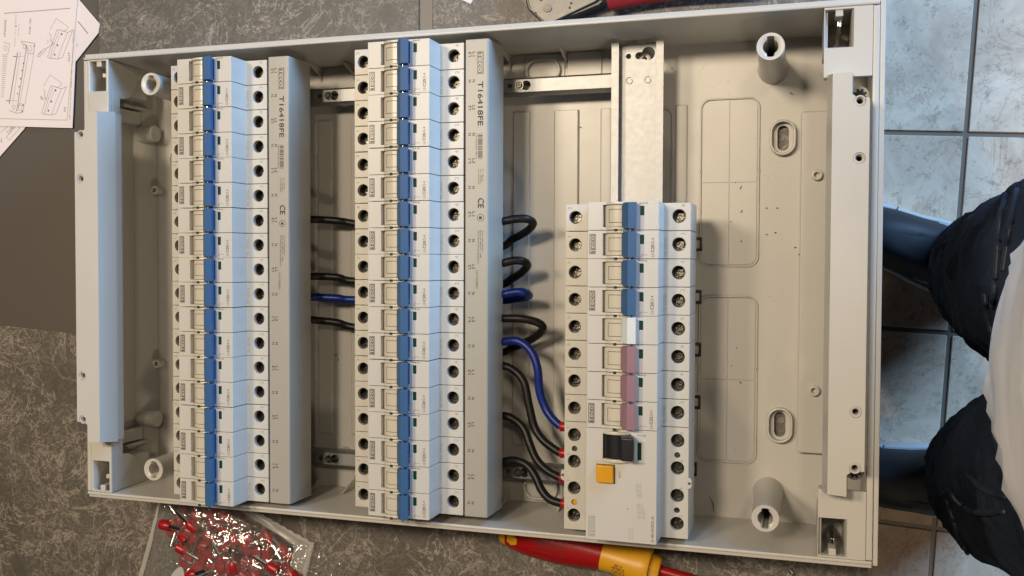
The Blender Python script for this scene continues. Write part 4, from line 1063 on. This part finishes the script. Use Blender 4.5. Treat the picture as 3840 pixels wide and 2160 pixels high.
J={12:(480,110,560),13:(490,-235,560),14:(505,165,300),15:(515,-300,300)}
LEG1=[(450,2,20),(445,0,-60),(443,0,-200),(453,-2,-400),(470,8,-600),(490,20,-785)]
LEG2=[(450,-130,20),(445,-138,-60),(442,-165,-200),(451,-212,-400),(468,-244,-600),(488,-275,-785)]
bd=MB()
bd.tube(spline(LEG1,6),[70]*31 if False else [70-1.2*i for i in range(31)],20); bd.tube(spline(LEG2,6),[70-1.2*i for i in range(31)],20)
ellip(bd,(475,-62,60),(105,150,120)); ellip(bd,(482,-60,240),(105,140,150)); ellip(bd,(490,-60,450),(110,160,150)); bd.tube([(492,-60,560),(488,-60,700)],55,16); ellip(bd,(470,-60,760),(92,75,115))
for q in (12,13):
    bd.tube(spline([J[q],J[q+2],(J[q+2][0]-70,J[q+2][1]+(10 if q==12 else 0),130)],6),[48,47,46,44,42,40,38,37,36,35,33,30,28][:13],16); ellip(bd,J[q],(58,55,55))
for L_ in (LEG1,LEG2): ellip(bd,(L_[-1][0]-15,L_[-1][1],-835),(42,24,20))
blob('body', bd, SKIN, 14)
def fold(p):
    q=Vector((p.x*0.010+p.z*0.004,p.y*0.010-p.z*0.003,p.z*0.013)); w1=noise.noise(q); w2=noise.noise(q*2.1+Vector((4,1,2)))
    return 5*w1+6*(1-abs(w2)*3.0 if abs(w2)<0.33 else 0)**2-2+1.0*noise.noise(q*6)
jm=MB()
jm.tube(spline(LEG1,6),[90,90,90,89,89,88,88,87,87,86,86,85,84,83,82,81,80,79,78,77,76,74,73,72,70,69,68,67,66,66,66][:31],24)
jm.tube(spline(LEG2,6),[90,90,90,89,89,88,88,87,87,86,86,85,84,83,82,81,80,79,78,77,76,74,73,72,70,69,68,67,66,66,66][:31],24)
ellip(jm,(462,-65,60),(112,165,120)); ellip(jm,(455,-66,-20),(95,120,90))
blob('jeans', jm, DENIM, 9, fold, 8)
# shirt: lofted ellipses, bulging forward over the belt
mb=MB(); vs=[];fs=[];n=64
LV=[(42,142,168),(60,144,170),(100,149,174),(150,158,178),(200,164,180),(280,162,178),(380,152,178),(500,142,182),(570,115,168),(620,66,84),(645,54,62)]
LV2=[]
for (z0_,a0_,b0_),(z1_,a1_,b1_) in zip(LV,LV[1:]):
    for q_ in range(5): t_=q_/5; LV2.append((z0_+(z1_-z0_)*t_,a0_+(a1_-a0_)*t_,b0_+(b1_-b0_)*t_))
LV=LV2+[LV[-1]]; n=128
def crease(t_,z):
    q=Vector((math.cos(t_)*2.2,math.sin(t_)*2.2+z*0.004,z*0.006)); v=noise.noise(q*1.3)
    return 5*noise.noise(q*0.7)+5*(max(0,1-abs(v)*5))**2
for i,(z,rx,ry) in enumerate(LV):
    for k in range(n):
        t_=2*PI*k/n; c_=crease(t_,z); x=494-OX+(rx+c_)*math.cos(t_); y=-48-OY+(ry+c_)*math.sin(t_)
        vs.append((x,y,z-OZ+4*math.sin(3*t_)*(1 if i==0 else 0)))
    if i:
        for k in range(n): j=(k+1)%n; fs.append(((i-1)*n+k,(i-1)*n+j,i*n+j,i*n+k))
mb.add(vs,fs); sh=obj('shirt', mb, SHIRT, per, smooth=True, ang=180, fix=True)
for a_,b_ in ((12,14),(13,15)):
    pa,pb=Vector(J[a_]),Vector(J[b_]); o3=Vector((OX,OY,OZ))
    obj('sleeve', MB().tube([pa+(pa-pb)*0.15-o3+Vector((0,0,-10)),pa-o3,pa.lerp(pb,0.5)-o3,pa.lerp(pb,0.75)-o3],[52,66,62,64],24,cap=False), SHIRT, per, smooth=True, ang=180)
# seams: pocket edge and fly stitching standing proud of the denim
from mathutils.bvhtree import BVHTree
jeans=[c for c in per.children if c.name.startswith('jeans')][0]
bvh=BVHTree.FromPolygons([v.co for v in jeans.data.vertices],[tuple(p.vertices) for p in jeans.data.polygons])
camp=Vector((236.99,13.40,665.22))
def onjeans(pts, wd, name, m, off=1.0, n=10):
    out=[]
    for p in spline(pts,n):
        a=(camp-Vector((OX,OY,OZ)))*S; b=(Vector(p)-Vector((OX,OY,OZ)))*S
        hit=bvh.ray_cast(a,(b-a).normalized())
        if hit[0] is not None: out.append(hit[0]/S+hit[1]*off)
    if len(out)>2:
        obj('seam_ridge', MB().tube(out,2.2,8), DENIM, per, smooth=True)
        cd=(camp-Vector((OX,OY,OZ))-out[0]).normalized()
        obj(name, MB().tube([q_+cd*2.0 for q_ in out],wd*0.8,6), m, per, smooth=True)
onjeans([(365.3,56.9,0.0),(362.8,39.2,0.0),(361.5,8.6,0.0),(360.5,-4.1,0.0),(359.6,-14.4,0.0)],0.5,'seam',STITCH)
onjeans([(372.1,59.3,0.0),(368.0,29.0,0.0),(365.6,8.7,0.0)],0.5,'seam',STITCH)
onjeans([(354.8,-6.8,0.0),(356.9,-22.1,0.0),(361.1,-34.8,0.0),(367.0,-44.8,0.0)],0.5,'seam',STITCH)
onjeans([(331.0,-137.4,0.0),(335.7,-136.0,0.0),(341.0,-142.3,0.0),(350.1,-147.6,0.0),(361.8,-148.0,0.0),(368.7,-146.4,0.0)],1.0,'pocket_edge',STITCH,1.2)
onjeans([(334.4,-141.8,0.0),(337.9,-152.5,0.0),(341.4,-164.0,0.0),(348.2,-177.7,0.0),(353.1,-190.1,0.0)],0.5,'seam',STITCH)
onjeans([(347.4,-124.4,0.0),(354.5,-131.7,0.0),(361.6,-135.1,0.0),(369.7,-137.0,0.0)],0.5,'seam',STITCH)
# sneakers
def shoe(cx,cy,ang_,nm):
    e=bpy.data.objects.new('shoe',None); COL.objects.link(e); e.parent=per; e.location=((cx-OX)*S,(cy-OY)*S,0); e.rotation_euler[2]=ang_; e.empty_display_size=0.01
    n_=40
    def outl(k,s_=1.0):
        t_=2*PI*k/n_; x=145*math.cos(t_); wy=(50 if x<0 else 50)*(1.0-0.16*max(0,x/145))*(1-0.10*math.exp(-((x-25)/40)**2))
        return x*s_, wy*math.copysign(abs(math.sin(t_))**0.75,math.sin(t_))*s_
    def loft(L_):
        vs=[];fs=[]
        for i,(z,s_,dz) in enumerate(L_):
            for k in range(n_):
                x,y=outl(k,s_); 
                h_=z if not dz else z*(0.42+0.58*max(0,min(1,(x+120)/150)))
                vs.append((x,y,h_))
            if i:
                for k in range(n_): j=(k+1)%n_; fs.append(((i-1)*n_+k,(i-1)*n_+j,i*n_+j,i*n_+k))
        fs.append(tuple(range(n_))); fs.append(tuple((len(L_)-1)*n_+k for k in range(n_)))
        return MB().add(vs,fs)
    obj('sole', loft([(1,1.06,0),(6,1.12,0),(24,1.13,0),(30,1.05,0)]), SHOEW, e, smooth=True, fix=True)
    obj('upper', loft([(25,0.99,0),(52,0.985,1),(84,0.90,1),(104,0.76,1),(116,0.60,1),(120,0.40,1)]), SHOEB, e, smooth=True, fix=True, ang=180)
    mb=MB()
    for sg in (1,-1):
        for k in range(4):
            x=-48+k*26; mb.cyl((x,sg*(16+k*0.5)),5.0-0.4*k,62+k*12,84+k*9,n=14)
    obj('eyelet_tab', mb, SHOEB, e, bevel=1)
    mb=MB()
    for k in range(4):
        x=-48+k*26; z=76+k*9.5; mb.tube([(x,-18,z),(x+4,0,z+8),(x+10,18,z+3)],3.2,8)
    obj('lace', mb, LACE, e, smooth=True)
    mb=MB(); mb.tube(spline([(62,-46,34),(66,-30,66),(70,0,80),(66,30,66),(62,46,34)],8),1.2,6); obj('toe_seam', mb, STITCH, e, smooth=True)
    for sg in (1,-1):
        mb=MB()
        for k in range(2):
            x=-62+k*34
            mb.prism([(x,30),(x+17,30),(x+33,72),(x+17,74)],sg*36,sg*(46.5-1.5*k),'y')
        obj('side_stripe', mb, SHOEW, e, fix=True)
    return e
shoe(424,30,math.radians(158),'a'); shoe(428,-312,math.radians(177),'b')
